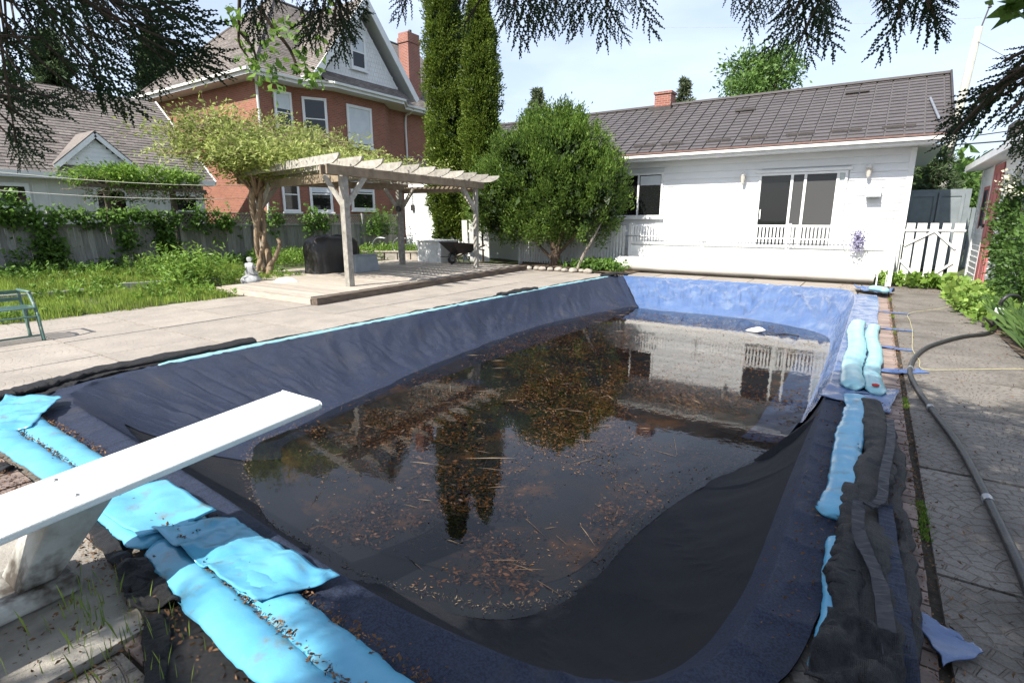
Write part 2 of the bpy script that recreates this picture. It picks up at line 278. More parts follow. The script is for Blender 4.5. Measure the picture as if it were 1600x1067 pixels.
def piece(name, m, parent, c, size, rot=(0,0,0)):
    """a box piece of its own; alike pieces share one mesh"""
    key = (m.name, tuple(round(x, 3) for x in size))
    if key not in CACHE:
        x, y, z = (k/2 for k in size); b = min(size)*.12
        V = [(sx*x, sy*y, sz*z) for sz in (-1,1) for sx, sy in ((-1,-1),(1,-1),(1,1),(-1,1))]
        me = bpy.data.meshes.new(name); me.from_pydata(V, [], [(3,2,1,0),(4,5,6,7),(0,1,5,4),(1,2,6,5),(2,3,7,6),(3,0,4,7)]); me.materials.append(m); CACHE[key] = me
    o = bpy.data.objects.new(name, CACHE[key]); COL.objects.link(o); o.parent = parent; o.location = Vector(c)-base_of(parent); o.rotation_euler = rot
    return o
def spline(P, n):
    P = np.array(P, float); t = np.linspace(0, len(P)-1, n); out = []
    for u in t:
        i = min(int(u), len(P)-2); f = u-i; p0, p1, p2, p3 = P[max(i-1,0)], P[i], P[i+1], P[min(i+2,len(P)-1)]
        out.append(.5*((2*p1)+(-p0+p2)*f+(2*p0-5*p1+4*p2-p3)*f*f+(-p0+3*p1-3*p2+p3)*f**3))
    return np.array(out)
def unit(v): return v/np.maximum(np.linalg.norm(v, axis=-1, keepdims=True), 1e-9)
def leaves(name, C_, D, size, m, parent=None, aspect=.5, kind=None, fold=.15, jit=.5, origin=None):
    """one folded leaf (two triangles sharing a midrib) per point; D = leaf direction"""
    n = len(C_); D = unit(D+rng.normal(0, jit, (n,3))); S = unit(np.cross(D, rng.normal(0, 1, (n,3)))); U = np.cross(S, D)
    sz = (size*rng.uniform(.4, 1.5, n))[:,None]; a = C_; b = C_+D*sz*.5+S*sz*aspect*.5+U*sz*fold; c = C_+D*sz; d = C_+D*sz*.5-S*sz*aspect*.5+U*sz*fold
    V = np.stack([a,b,c,d], 1).reshape(-1,3); F = np.arange(4*n).reshape(-1,4)
    return raw(name, V, F, m, parent, kind=kind, origin=origin)
def clumpy(center, rad, nclump, per, spread, shell=.72, squash=1, low=None, wob=.18, seed=0):
    """points in leaf clumps spread over an uneven ellipsoid; returns points and outward directions"""
    r = np.random.default_rng(seed+11); d = unit(r.normal(0,1,(nclump,3)))
    wobv = np.array([1+wob*2*noise.noise(Vector(x*1.9)+Vector((seed*3.1,0,0))) for x in d])[:,None]
    rr = (shell+(1-shell)*r.random((nclump,1)))*wobv; cc = np.array(center)+d*rr*np.array(rad)
    if low is not None: k = cc[:,2] > low; cc = cc[k]; d = d[k]
    P = np.repeat(cc, per, 0)+r.normal(0,1,(len(cc)*per,3))*np.array([spread,spread,spread*squash]); return P, np.repeat(d, per, 0)
def roofpieces(name, o, u, v, n, W, H, tw, ch, th, m, parent, inside=None, near=0, m_far=None, jit=.0, stag=True, gap=None):
    """courses of roof shingles/tiles on a slope: o corner, u along the eave, v up the slope, n outward. near = how many become parts"""
    o, u, v, n = (Vector(x) for x in (o,u,v,n)); u.normalize(); v.normalize(); n.normalize(); T = []
    for j in range(int(H/ch)+1):
        off = (tw/2 if j%2 and stag else 0)
        for i in range(-1, int(W/tw)+2):
            a0 = max(0, i*tw+off); a1 = min(W, (i+1)*tw+off)
            if a1-a0 < tw*.15: continue
            b0 = j*ch; b1 = min(H, (j+1)*ch+.02)
            if b1-b0 < .03: continue
            if inside and not inside((a0+a1)/2, (b0+b1)/2): continue
            T.append((a0,a1,b0,b1))
    def quad(t):
        a0,a1,b0,b1 = t; k = random.uniform(-jit, jit); g = gap or min(.006, tw*.03)
        return [o+u*(a0+g)+v*b0+n*(th+k), o+u*(a1-g)+v*b0+n*(th+k), o+u*(a1-g)+v*b1+n*.003, o+u*(a0+g)+v*b1+n*.003, o+u*(a0+g)+v*b0, o+u*(a1-g)+v*b0]
    Fq = [(0,1,2,3),(0,4,5,1),(0,3,4),(1,5,2)]
    cp = Vector((0,0,1.6)); T.sort(key=lambda t: (o+u*((t[0]+t[1])/2)+v*t[2]-cp).length)
    if near:
        ref = {}
        for t in T[:near]:
            dims = (round(t[1]-t[0],3), round(t[3]-t[2],3)); q = quad(t)
            if dims not in ref:
                me = bpy.data.meshes.new(name); me.from_pydata([p-q[0] for p in q], [], Fq); me.materials.append(m); ref[dims] = me
            ob = bpy.data.objects.new(name, ref[dims]); COL.objects.link(ob); ob.parent = parent; ob.location = q[0]-base_of(parent)
        T = T[near:]
    if T:
        mb = MB()
        for t in T: mb.add(quad(t), Fq)
        mb.build(name if not near else name+'_field', m_far or m, parent, kind='stuff')
def window(parent, c, wd, ht, axis, n=1, depth=.06, frame=.07, fm=None, split='h', blind=0, sill=True, arch=0):
    """window part with frame and panes as sub-parts. axis: unit vector along the wall; n: outward normal"""
    fm = fm or trim_m; c = Vector(c); ax = Vector(axis).normalized(); nn = Vector(n).normalized(); z = Vector((0,0,1))
    f = MB()
    for s in (-1, 1): f.beam(c+ax*s*(wd/2-frame/2)-z*ht/2+nn*depth/2, c+ax*s*(wd/2-frame/2)+z*ht/2+nn*depth/2, frame, depth, up=tuple(nn))
    for s in (-1, 1): f.beam(c-ax*(wd/2-frame)+z*s*(ht/2-frame/2)+nn*depth/2, c+ax*(wd/2-frame)+z*s*(ht/2-frame/2)+nn*depth/2, depth, frame)
    if split == 'h': f.beam(c-ax*(wd/2-frame)+nn*depth*.4, c+ax*(wd/2-frame)+nn*depth*.4, depth*.8, .05)
    if split == 'v': f.beam(c-z*(ht/2-frame)+nn*depth*.4, c+z*(ht/2-frame)+nn*depth*.4, .06, depth*.8, up=tuple(nn))
    if arch:
        P = [c+ax*(wd/2)*math.cos(a)+z*(ht/2+arch*math.sin(a)) for a in np.linspace(0, PI, 9)]; f.poly(P, nn*depth)
    w_ = f.build('window', fm, parent)
    p = MB(); a = c-ax*(wd/2-frame)+nn*.012; top = ht/2-frame
    h2 = 2*top
    def pane(z0, z1, m, nm):
        q = MB(); q.poly([a+z*z0, a+ax*(wd-2*frame)+z*z0, a+ax*(wd-2*frame)+z*z1, a+z*z1], nn*.006); q.build(nm, m, w_)
    if blind: pane(-top, top-h2*blind, glass_d, 'pane'); pane(top-h2*blind, top, blind_m, 'blind')
    else: pane(-top, top, glass_d, 'pane')
    if sill: q = MB(); q.beam(c-ax*(wd/2+.06)-z*(ht/2+.04)+nn*.06, c+ax*(wd/2+.06)-z*(ht/2+.04)+nn*.06, .12, .07); q.build('sill', fm, w_)
    return w_

# ------------------------------------------------------------ ground, beds, pool shell, deck slabs
def bedz(x, y):
    z = 0
    if x < -10.9: z = .22*min(1, (-10.9-x)/6)
    return z
def plane_grid(name, x0, x1, y0, y1, nx, ny, zf, m, kind='structure'):
    V = [(x0+(x1-x0)*i/nx, y0+(y1-y0)*j/ny, zf(x0+(x1-x0)*i/nx, y0+(y1-y0)*j/ny)) for j in range(ny+1) for i in range(nx+1)]
    F = [(j*(nx+1)+i, j*(nx+1)+i+1, (j+1)*(nx+1)+i+1, (j+1)*(nx+1)+i) for j in range(ny) for i in range(nx)]
    return raw(name, V, F, m, kind=kind, smooth=True)
PX0, PX1, PY0, PY1 = -6.42, -.14, 1.32, 14.72     # pool hole
g = MB()
S_ = 600
for a, b in (((-S_,-S_),(PX0,S_)), ((PX1,-S_),(S_,S_)), ((PX0,-S_),(PX1,PY0)), ((PX0,PY1),(PX1,S_))):
    g.add([(a[0],a[1],-.06),(b[0],a[1],-.06),(b[0],b[1],-.06),(a[0],b[1],-.06)], [(0,1,2,3)])
g.build('ground', earth, kind='structure')
s = MB(); s.bb((PX0,PY0,-2),(PX0+.02,PY1,-.03)); s.bb((PX1-.02,PY0,-2),(PX1,PY1,-.03)); s.bb((PX0+.02,PY0,-2),(PX1-.02,PY0+.02,-.03)); s.bb((PX0+.02,PY1-.02,-2),(PX1-.02,PY1,-.03)); s.bb((PX0,PY0,-2.1),(PX1,PY1,-2.001))
s.build('pool_shell', pad_m, kind='structure')
bed = MB()
plane_grid('garden_bed_ground', -19.5, -10.9, -6, 20, 30, 80, lambda x, y: -.02+bedz(x,y)+.03*noise.noise(Vector((x*1.3,y*1.3,0))), earth)
plane_grid('planting_bed_soil', 1.62, 6, 5, 18.2, 20, 50, lambda x, y: .015+.05*noise.noise(Vector((x*1.7,y*1.7,3)))+.06*min(1,(x-1.62)/1.2), soil)
plane_grid('shrub_bed_soil', -10.6, -6.0, 15.1, 17.9, 20, 14, lambda x, y: .03+.04*noise.noise(Vector((x*2,y*2,5)))+.10*max(0,1-abs(x+8.6)/2.2), soil)
pd = thing('pool_deck', None, None); pd['kind'] = 'structure'
jb = MB(); 
for a, b in (((-11.3,-4),(PX0,15.4)), ((PX1,-4),(3.2,17.2)), ((PX0,-4),(PX1,PY0)), ((PX0,PY1),(PX1,17.2)), ((-12,15.4),(PX0,17.9))):
    jb.bb((a[0],a[1],-.055),(b[0],b[1],-.022))
jb.build('joint_bed', jointm, pd)
SL = 1.22
def slabrow(x0, x1, y0, y1, m, nx, ny, gap=.022):
    for i in range(nx):
        for j in range(ny):
            a = x0+(x1-x0)*i/nx; b = x0+(x1-x0)*(i+1)/nx; c = y0+(y1-y0)*j/ny; d = y0+(y1-y0)*(j+1)/ny
            piece('paving_slab', m, pd, ((a+b)/2, (c+d)/2, -.02+random.uniform(-.003,.003)), (b-a-gap, d-c-gap, .04), (random.uniform(-.002,.002), random.uniform(-.002,.002), 0))
slabrow(-11.25, PX0-.02, 1.3, 15.3, concrete, 4, 12)
slabrow(-11.25, PX0-.02, -3.6, 1.3, concrete, 4, 4)
slabrow(PX0-.02, -3.75, -3.6, .62, concrete, 2, 3)
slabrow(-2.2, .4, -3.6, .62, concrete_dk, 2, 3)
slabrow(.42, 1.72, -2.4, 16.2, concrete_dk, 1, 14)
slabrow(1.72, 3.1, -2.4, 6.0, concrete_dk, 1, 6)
slabrow(PX0, PX1, PY1+.0, 16.1, concrete, 5, 1)
slabrow(PX1, .40, PY1, 16.1, concrete, 1, 1)
piece('concrete_pad', pad_m, pd, (-2.98, -.95, -.012), (1.5, 3.55, .055))
# brick-sized border units along the pool edge
k = 0
y = 1.32
while y < 14.7:
    d = .100; x = .255+random.uniform(-.003,.003)
    piece('border_brick', brickpav, pd, (x, y+d/2, -.02+random.uniform(-.004,.004)), (.262, d-.010, .045), (0,0,random.uniform(-.02,.02))); y += d
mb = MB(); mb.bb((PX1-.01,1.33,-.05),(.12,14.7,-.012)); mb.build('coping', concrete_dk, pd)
x = -5.9
while x < .4:
    piece('border_brick', brickpav, pd, (x+.06, .76, -.02+random.uniform(-.004,.004)), (.11, .26, .045), (0,0,random.uniform(-.02,.02))); x += .12
mb = MB(); mb.bb((PX0,.9,-.05),(PX1,1.325,-.012)); mb.build('coping', concrete_dk, pd)

# ------------------------------------------------------------ pool cover, tarp, water
PAIR = [((-6.15,1.78),(-4.9,2.75)), ((-6.38,2.4),(-4.97,3.15)), ((-6.38,4),(-5.2,4.2)), ((-6.34,6.5),(-5.55,6.4)), ((-6.28,9.5),(-5.75,9.2)), ((-6.2,12),(-5.5,11.4)), ((-6.12,14.4),(-5.1,13.0)),
 ((-5.85,14.62),(-4.8,13.12)), ((-4,14.65),(-3.6,13.1)), ((-2.5,14.62),(-2.35,13.05)), ((-1,14.5),(-1.25,12.65)), ((-.36,14.3),(-.6,12.0)), ((-.2,13),(-.42,11.2)), ((-.2,10),(-.38,9.4)), ((-.2,7.5),(-.4,7.2)), ((-.2,6),(-.45,6.0)),
 ((-.2,5.1),(-.70,5.15)), ((-.2,4),(-1.05,4.3)), ((-.2,3),(-1.22,3.45)), ((-.22,2.3),(-1.26,2.8)), ((-.34,1.75),(-1.38,2.42)), ((-.66,1.46),(-1.6,2.2)), ((-1.3,1.36),(-2.0,2.07)), ((-2.1,1.37),(-2.45,1.98)), ((-3,1.44),(-2.95,1.97)),
 ((-4,1.5),(-3.5,2.0)), ((-5,1.55),(-4.1,2.22)), ((-5.7,1.6),(-4.6,2.5))]
WZ = -.6; NP = len(PAIR); CEN = Vector((-3.2, 7.2))
def pairs(u):   # u in pair index units, cyclic
    i = int(math.floor(u)); f = u-i; P = [np.array(PAIR[(i+k)%NP]).ravel() for k in (-1,0,1,2)]
    return .5*((2*P[1])+(-P[0]+P[2])*f+(2*P[0]-5*P[1]+4*P[2]-P[3])*f*f+(-P[0]+3*P[1]-3*P[2]+P[3])*f**3)
def nz_(x, y, z=0): return noise.noise(Vector((x,y,z)))
def cover_pt(u, t, blue=False):
    """t<0 on the deck, 0..1 drape, >1 below water"""
    q = pairs(u); E = Vector(q[:2]); W = Vector(q[2:]); d = (W-E)
    uu = u % NP; near = uu > 21.3 or uu < .3; right = 12 <= uu <= 20.6
    ow = .27 if near else (.22 if right else .09)
    if t < 0:
        o = (-d).normalized()
        o = Vector((0,-1)) if near else (Vector((1,0)) if right else o)
        if blue: o = Vector((1,0)) if uu > 11.6 else Vector((0,1)); ow = (.40+.05*nz_(u*2,5)) if uu > 11.6 else .03
        p = E+o*ow*(-t); return (p.x, p.y, .012+.012*nz_(p.x*5,p.y*5)+.012*abs(nz_(p.x*14,p.y*3))+.014*max(0,1-6*abs(nz_(p.x*3.2,p.y*3.2,41)))**2)
    if t <= 1:
        p = E+d*t; steep = right or near or (18 < uu < 22)
        # profile: a rounded lip, a sagging drape
        sag = 1.0-(1-t)**1.45 if uu < 7.5 or uu > 24 else (1-(1-t)**1.9 if uu > 16 else t**.85)
        z = .012-(.6+.012)*sag
        wgt = math.sin(PI*min(1,t))**.8
        z += wgt*(.035*nz_(p.x*1.6,p.y*1.6)+.018*nz_(p.x*5,p.y*5,2)); 
        seam = lambda v, w_: max(0, 1-abs(v-round(v))/w_)
        z += wgt*.020*max(0,1-5*abs(nz_(p.x*1.3+t*.8, p.y*1.1-t*1.4, 21)))**2+wgt*.012*max(0,1-6*abs(nz_(p.x*3+t*1.8, p.y*2.4-t*2.5, 25)))**2
        if uu < 7: z += wgt*(.030*max(0,1-4*abs(nz_(p.y*1.5+t*1.6, t*.9, 31)))**2-.02*max(0,1-6*abs(nz_(p.y*2.9-t*1.3, t*1.3, 35)))**2)
        if 1 < uu < 7: z += wgt*.05*nz_(p.y*2.2+p.x*1.2, t*1.0, 7)+wgt*.03*abs(nz_(p.y*4+t*3, t*1.5, 3))
        if 16.9 < uu < 24: z += -wgt*.02+wgt*.006*abs(nz_(u*3,t*2,1))
        if blue:
            fx = p.x+2.35; z += wgt*(.07*abs(nz_(p.x*2.2+p.y*.8, p.y*.9, 9))+.05*abs(nz_(p.x*6, p.y*3, 4))+.06*max(0,1-3.2*abs(nz_(p.x*2.1+t*1.2, p.y*1.7-t*2, 14)))**2+.04*max(0,1-4*abs(nz_(p.x*4.3-t*2, p.y*3.7+t*3, 17)))**2)
            if uu < 12: z += wgt*.12*math.exp(-((p.x+1.35-(t-.4)*.9)/.16)**2)-wgt*.10*math.exp(-((p.x+2.1+(t)*.25)/.10)**2)+wgt*.06*math.exp(-((p.x+.75-(t)*.1)/.10)**2)
        return (p.x, p.y, z)
    s_ = t-1; c = Vector((-3.1, 7.6)) if True else CEN; p = W.lerp(c, min(1, s_)); kk_ = 9 if not (1 < u % NP < 8) else 3.2; z = WZ-.16*(1-math.exp(-s_*kk_))-.012-.15*s_+.03*nz_(p.x*2,p.y*2)+.045*nz_(p.x*.7,p.y*.9,4)*(min(1,s_*6))
    return (p.x, p.y, z+.0)
def strip(name, u0, u1, nu, ts, m, parent=None, dz=0, blue=False, closed=False):
    V = []; 
    for i in range(nu+(0 if closed else 1)):
        u = u0+(u1-u0)*i/nu
        for t in ts: x, y, z = cover_pt(u, t, blue); V.append((x, y, z+dz-(.16*min(1,max(0,t*6)) if name == 'mesh_sheet' and 7.1 < u % NP < 15.2 and t < 1.03 else 0)))
    k = len(ts); F = [(i*k+j, ((i+1)%(nu if closed else 10**9))*k+j, ((i+1)%(nu if closed else 10**9))*k+j+1, i*k+j+1) for i in range(nu) for j in range(k-1)]
    return raw(name, V, F, m, parent, smooth=True)
pc = thing('pool_cover', 'black and navy woven mesh cover sagging into the swimming pool with murky water on it', 'pool cover', (-3.2, 7.5, 0))
TS = [-1,-.75,-.5,-.25,-.08,0,.03,.06,.1,.15,.2,.27,.34,.42,.5,.58,.66,.74,.82,.9,.96,1.0]
strip('mesh_sheet', 0, NP, 900, TS+[1.04,1.1,1.2,1.35,1.5,1.7,1.9,2.0], black_m, pc, dz=-.004, closed=True)
strip('navy_border', 21.5, 27.0, 400, [-1,-.8,-.6,-.4,-.2,-.08,0,.04,.1,.18,.26], cover_m, pc, dz=.006)
strip('navy_border', 15.1, 21.5, 340, [-1,-.8,-.6,-.4,-.2,-.05,0,.03,.06,.09], cover_m, pc, dz=.006)
strip('navy_border', -1.0, 6.95, 620, [-1,-.6,-.2,-.06,0,.03,.06,.1,.15,.2,.27,.34,.42,.5,.58,.66,.74,.82,.9,.97,1.03,1.08,1.14,1.2,1.28,1.36], cover_m, pc, dz=.006)
silt = mat('pool_silt', (.009,.010,.015), (.022,.016,.014), 1.6, .8, .5, 30, lo=.46, hi=.62, col3=(.075,.036,.015), s3=2.0, lo3=.55, hi3=.68, detail=9)
st_ = strip('sunken_silt', 0, NP, 500, [1.05,1.08,1.12,1.2,1.35,1.5,1.7,1.9,2.0], silt, None, dz=.008, closed=True); tag(st_, 'brown silt and matted leaves lying under the pool water', 'silt', kind='stuff')
bt = strip('blue_tarp', 6.95, 15.3, 620, [-1,-.8,-.6,-.4,-.2,-.05]+TS[5:]+[1.03,1.07,1.12,1.18], tarp_m, dz=.02, blue=True)
tag(bt, 'shiny blue plastic tarp draped over the far end and far right edge of the pool', 'tarp')
# water sheet
wv = [tuple(pairs(NP*i/240)[2:]) for i in range(240)]; cx_, cy_ = -3.1, 7.6
wv = [(x+(x-cx_)*.03, y+(y-cy_)*.02) for x, y in wv]
raw('pool_water', [(x, y, WZ) for x, y in wv[::-1]], [tuple(range(240))], wm, kind='structure')
# debris under and on the water
def inwater(n, seed, shrink=.99):
    r = np.random.default_rng(seed); out = []
    for _ in range(n):
        q = pairs(r.uniform(0, NP)); s_ = math.sqrt(r.random()); p = np.array([cx_,cy_])+(q[2:]-np.array([cx_,cy_]))*s_*shrink; out.append(p)
    return np.array(out)
P = inwater(70000, 3); kk = np.array([nz_(p[0]*.9, p[1]*.9, 2)+.5*nz_(p[0]*3, p[1]*3, 1)+.10 for p in P])+rng.normal(0,.10,len(P))+.15*(P[:,1] > 5)*(P[:,0] < -1.5)
kk = kk-.10*np.clip((4.6-P[:,1])/1.5, 0, 1)*(nz_(3,4) > -9); P = P[kk > .14]; C3 = np.column_stack([P, WZ-rng.uniform(.012,.10,len(P))])
D = rng.normal(0,1,(len(P),3)); D[:,2] *= .12
tag(leaves('sunken_leaf_litter', C3, D, .040, litter_dk, aspect=.36, jit=.05), 'sunken brown leaves and needles under the dark pool water', 'leaf litter', kind='stuff')
P = inwater(16000, 5, 1.0); kk = np.array([nz_(p[0]*.8+4, p[1]*.8, 2)+.6*nz_(p[0]*2.6, p[1]*2.6, 6) for p in P])+rng.normal(0,.09,len(P))+.10*(P[:,1] > 4.5)
P = P[kk > .20]; C3 = np.column_stack([P, np.full(len(P), WZ+.003)]); D = rng.normal(0,1,(len(P),3)); D[:,2] = 0
tag(leaves('floating_debris', C3, D, .019, litter, aspect=.30, fold=.05, jit=.02), 'small brown leaves and needles floating on the pool water', 'leaf litter', kind='stuff')
n = 170; P = inwater(n, 8); V = []; F = []
for x, y in P:                                     # reed and twig bits lying on the surface
    a = random.uniform(-.5, .9)+random.choice((0,0,1.57)); l = random.uniform(.05,.28)*(1 if random.random() < .8 else 2); wd = .0012; c, s_ = math.cos(a)*l/2, math.sin(a)*l/2; nx, ny = -math.sin(a)*wd, math.cos(a)*wd
    i = len(V); V += [(x-c-nx,y-s_-ny,WZ+.004),(x-c+nx,y-s_+ny,WZ+.004),(x+.01*c,y+.06*s_,WZ+.010),(x+c,y+s_,WZ+.005)]; F += [(i,i+3,i+2,i+1)]
raw('floating_twigs', V, F, litter_pale, kind='stuff')['label'] = 'thin straws and twigs floating on the pool water'
# litter line at the water edge
r = np.random.default_rng(4); E_ = []
for _ in range(3000):
    u = r.uniform(0, NP)
    if 6.9 < u < 15.4: continue
    if 18 < u < 24 and r.random() < .35: continue
    q = pairs(u); s_ = 1+r.normal(.0,.012)-.004; x, y, z = cover_pt(u, min(1., max(.86, 1-abs(r.normal(0,.035))))); E_.append((x, y, z+.012))
E_ = np.array(E_); D = r.normal(0,1,E_.shape); D[:,2] *= .12
leaves('shore_litter', E_, D, .020, litter_pale, aspect=.2, fold=.04, kind='stuff')['label'] = 'line of dry leaf bits along the water edge on the cover'
# loose bits scattered over the cover and decks
r = np.random.default_rng(9); Q = []
for _ in range(900): Q.append((r.uniform(-6,-1), .92+r.normal(.16,.05), .07))
for _ in range(1500): Q.append((r.uniform(-5.6,-.8), r.normal(.80,.05), .03))
for _ in range(900): Q.append((.06+r.normal(.12,.08), r.uniform(1.6,5.4), .07))
for _ in range(1500): Q.append((.36+abs(r.normal(0,.05)), r.uniform(2,15), .012))
for _ in range(1100): Q.append((r.uniform(.4,1.9), 1+13*r.random()**1.4, .012))
for _ in range(700): Q.append((r.uniform(-.6,1.6), r.uniform(14.9,16.2), .012))
for _ in range(500): Q.append((r.uniform(-4.5,-2), r.uniform(-.2,.8), .025))
for _ in range(1300): Q.append((r.uniform(-2.7,.4), r.uniform(.2,.9), .012))
for _ in range(260): Q.append((-.1+r.normal(0,.05), r.uniform(2,6), .035))
Q = np.array(Q); Q = np.vstack([Q, np.column_stack([r.uniform(-5.6,-.5,1500), .0*np.arange(1500)+.93+r.normal(0,.016,1500), np.full(1500,.075)]), np.column_stack([r.uniform(-5.6,-.5,1100), .93+r.normal(.155,.02,1100), np.full(1100,.055)])])
Q[-2600:-1100,1] += np.interp(Q[-2600:-1100,0], [-5.6,-2.8,-2,-.5], [.14,.14,.055,-.015]); Q[-1100:,1] += np.interp(Q[-1100:,0], [-5.6,-2.8,-2,-.5], [.19,.17,.075,-.0])
D = r.normal(0,1,Q.shape); D[:,2] *= .25
leaves('fallen_leaves', Q, D, .019, litter, aspect=.45, kind='stuff')['label'] = 'dry fallen leaves strewn over cover edge and paving'

# ------------------------------------------------------------ water bags and netting
def bag(name, label, pts, rad, m, group=None, flat=.42, z=.05, puck=.5, n=14, seg=70, parent=None):
    c = spline(pts, seg); rr = [rad*(1+.13*nz_(i*.16, z*9, rad*50)+.05*nz_(i*.9, 1, rad*50))*min(1, .45+min(i, seg-1-i)*.18) for i in range(seg)]
    mb = MB(); mb.tube([(p[0], p[1], p[2] if len(p) > 2 else z) for p in c], rr, n, True, flat)
    W_ = []
    for i in range(seg):
        cc = Vector((c[i][0], c[i][1], c[i][2] if len(c[i]) > 2 else z))
        for j in range(n):
            v = Vector(mb.V[i*n+j]); sn = math.sin(2*PI*j/n); ed = (1-abs(sn))**2; dz = (v.z-cc.z)*(.45+.55*abs(sn)**.8)
            W_.append(Vector((v.x+(v.x-cc.x)*.06*ed*nz_(i*1.3,j*.9), v.y+(v.y-cc.y)*.06*ed*nz_(i*1.3,j*.9), cc.z+dz+.010*ed*nz_(i*1.1,2)+.005*nz_(i*.7,j*.4,5))))
    V = W_; V = [(v.x+.008*nz_(v.x*14,v.y*14,v.z*9), v.y+.008*nz_(v.x*14,v.y*14,5), max(.016, v.z+.016*nz_(v.x*9,v.y*9,v.z*5)*puck-.022*max(0,.28-abs(nz_(v.x*7,v.y*7,3)))*puck-.02*max(0,.2-abs(nz_(v.x*16,v.y*16,6)))*puck)) for v in V]
    mb.V = V; mb.F = [f for f in mb.F]; o = mb.build(name, m, parent, smooth=True, origin=None if parent else (c[seg//2][0], c[seg//2][1], 0))
    if not parent: tag(o, label, 'water bag', group)
    return o
G_ = 'aqua water bags weighing down the pool cover'
bag('water_bag', 'flat aqua water bag at the left pool corner, the outer of two', [(-5.75,1.0,.045),(-5.2,.98,.06),(-4.4,.99,.06),(-3.5,1.0,.05),(-2.75,.98,.05)], 0.091, aqua, G_, flat=.36)
bag('water_bag', 'aqua water bag at the left pool corner, the inner of two', [(-5.85,1.30,.05),(-5.4,1.18,.06),(-4.5,1.155,.06),(-3.5,1.16,.05),(-2.7,1.14,.05)], 0.094, aqua, G_, flat=.36)
bag('water_bag', 'aqua water bag nearest the camera, in front of the diving board, outer of the pair', [(-2.75,1.0,.05),(-2.2,.92,.06),(-1.6,.87,.06),(-1.0,.84,.06),(-.4,.82,.06)], 0.088, aqua, G_, flat=.36)
bag('water_bag', 'aqua water bag in front of the diving board, inner of the near pair', [(-2.3,1.1,.06),(-1.8,1.05,.06),(-1.2,1.01,.06),(-.6,.99,.06),(-.3,.98,.06)], 0.083, aqua, G_, flat=.36)
bag('water_bag', 'pale full aqua water bag lying on the blue tarp nearest the pool', [(-.05,9.75,.07),(-.07,8.8,.08),(-.02,7.6,.08),(-.04,6.6,.08),(.0,5.75,.07)], .10, aqua_pale, G_, flat=.5)
b_ = bag('water_bag', 'narrower pale aqua water bag with red valve on the blue tarp beside the straps', [(.15,9.55,.06),(.12,8.6,.07),(.17,7.4,.07),(.14,6.5,.07),(.19,5.7,.06)], .078, aqua_pale, G_, flat=.5)
v_ = MB(); v_.lathe([(.012,0),(.03,.006),(.03,.02),(.012,.026)], (.17,5.80,.10), 10); v_.build('valve', redlab, b_)
bag('water_bag', 'half empty aqua water bag on the right pool edge just before the tarp corner', [(.02,5.5,.07),(.05,5.0,.07),(.02,4.3,.06),(.03,3.6,.06),(-.0,3.1,.05)], .09, aqua, G_, flat=.33)
bag('water_bag', 'thin aqua strip of water bag showing between netting and cover at lower right', [(.03,2.9,.05),(.02,2.6,.05),(.04,2.3,.05),(.02,1.9,.04)], .04, aqua, G_)
bag('water_bag', 'long thin aqua water bag lining the left edge of the pool', [(-6.47,2.6,.02),(-6.46,5,.02),(-6.42,8,.02),(-6.36,11,.02),(-6.2,14.4,.02)], .055, aqua_pale, G_, flat=.5, seg=140)
# limp folded bag end draped over the strip
def cloth(name, ctrl, nx, ny, m, zf, label=None, cat=None, parent=None, thick=.006):
    """bilinear patch through 4 corners (world xy), z from zf"""
    A, B, C2, D2 = (Vector(p) for p in ctrl); V = []
    for j in range(ny+1):
        for i in range(nx+1):
            u, v = i/nx, j/ny; p = A.lerp(B, u).lerp(D2.lerp(C2, u), v); p = p+Vector((.018*nz_(v*4,u*3,A.x), .018*nz_(v*5,u*4,A.y+3)))*1; V.append((p.x, p.y, zf(u, v, p.x, p.y)))
    F = [(j*(nx+1)+i, j*(nx+1)+i+1, (j+1)*(nx+1)+i+1, (j+1)*(nx+1)+i) for j in range(ny) for i in range(nx)]
    o = raw(name, V, F, m, parent, smooth=True, origin=None if parent else ((A.x+C2.x)/2, (A.y+C2.y)/2, 0))
    sm = o.modifiers.new('solid', 'SOLIDIFY'); sm.thickness = thick
    if label: tag(o, label, cat)
    return o
cloth('water_bag', [(-2.85,1.0),(-1.9,.98),(-1.78,1.30),(-2.62,1.30)], 40, 24, aqua, lambda u,v,x,y: .10+.035*nz_(x*7,y*7)+.02*abs(nz_(x*16,y*12,3))-.035*v, 'empty crumpled aqua water bag folded over the navy strip below the diving board', 'water bag')
cloth('water_bag', [(-3.55,.93),(-2.8,.93),(-2.75,1.28),(-3.35,1.3)], 30, 20, aqua, lambda u,v,x,y: .09+.022*nz_(x*6,y*6,8), 'flattened aqua water bag piece lying in the shadow under the diving board', 'water bag')
cloth('water_bag', [(-6.15,1.25),(-5.3,.84),(-5.05,1.12),(-5.75,1.52)], 30, 20, aqua, lambda u,v,x,y: .10+.035*nz_(x*6,y*6,8)+.015*abs(nz_(x*15,y*15,8)), 'crumpled aqua water bag end at the far left corner of the pool', 'water bag')
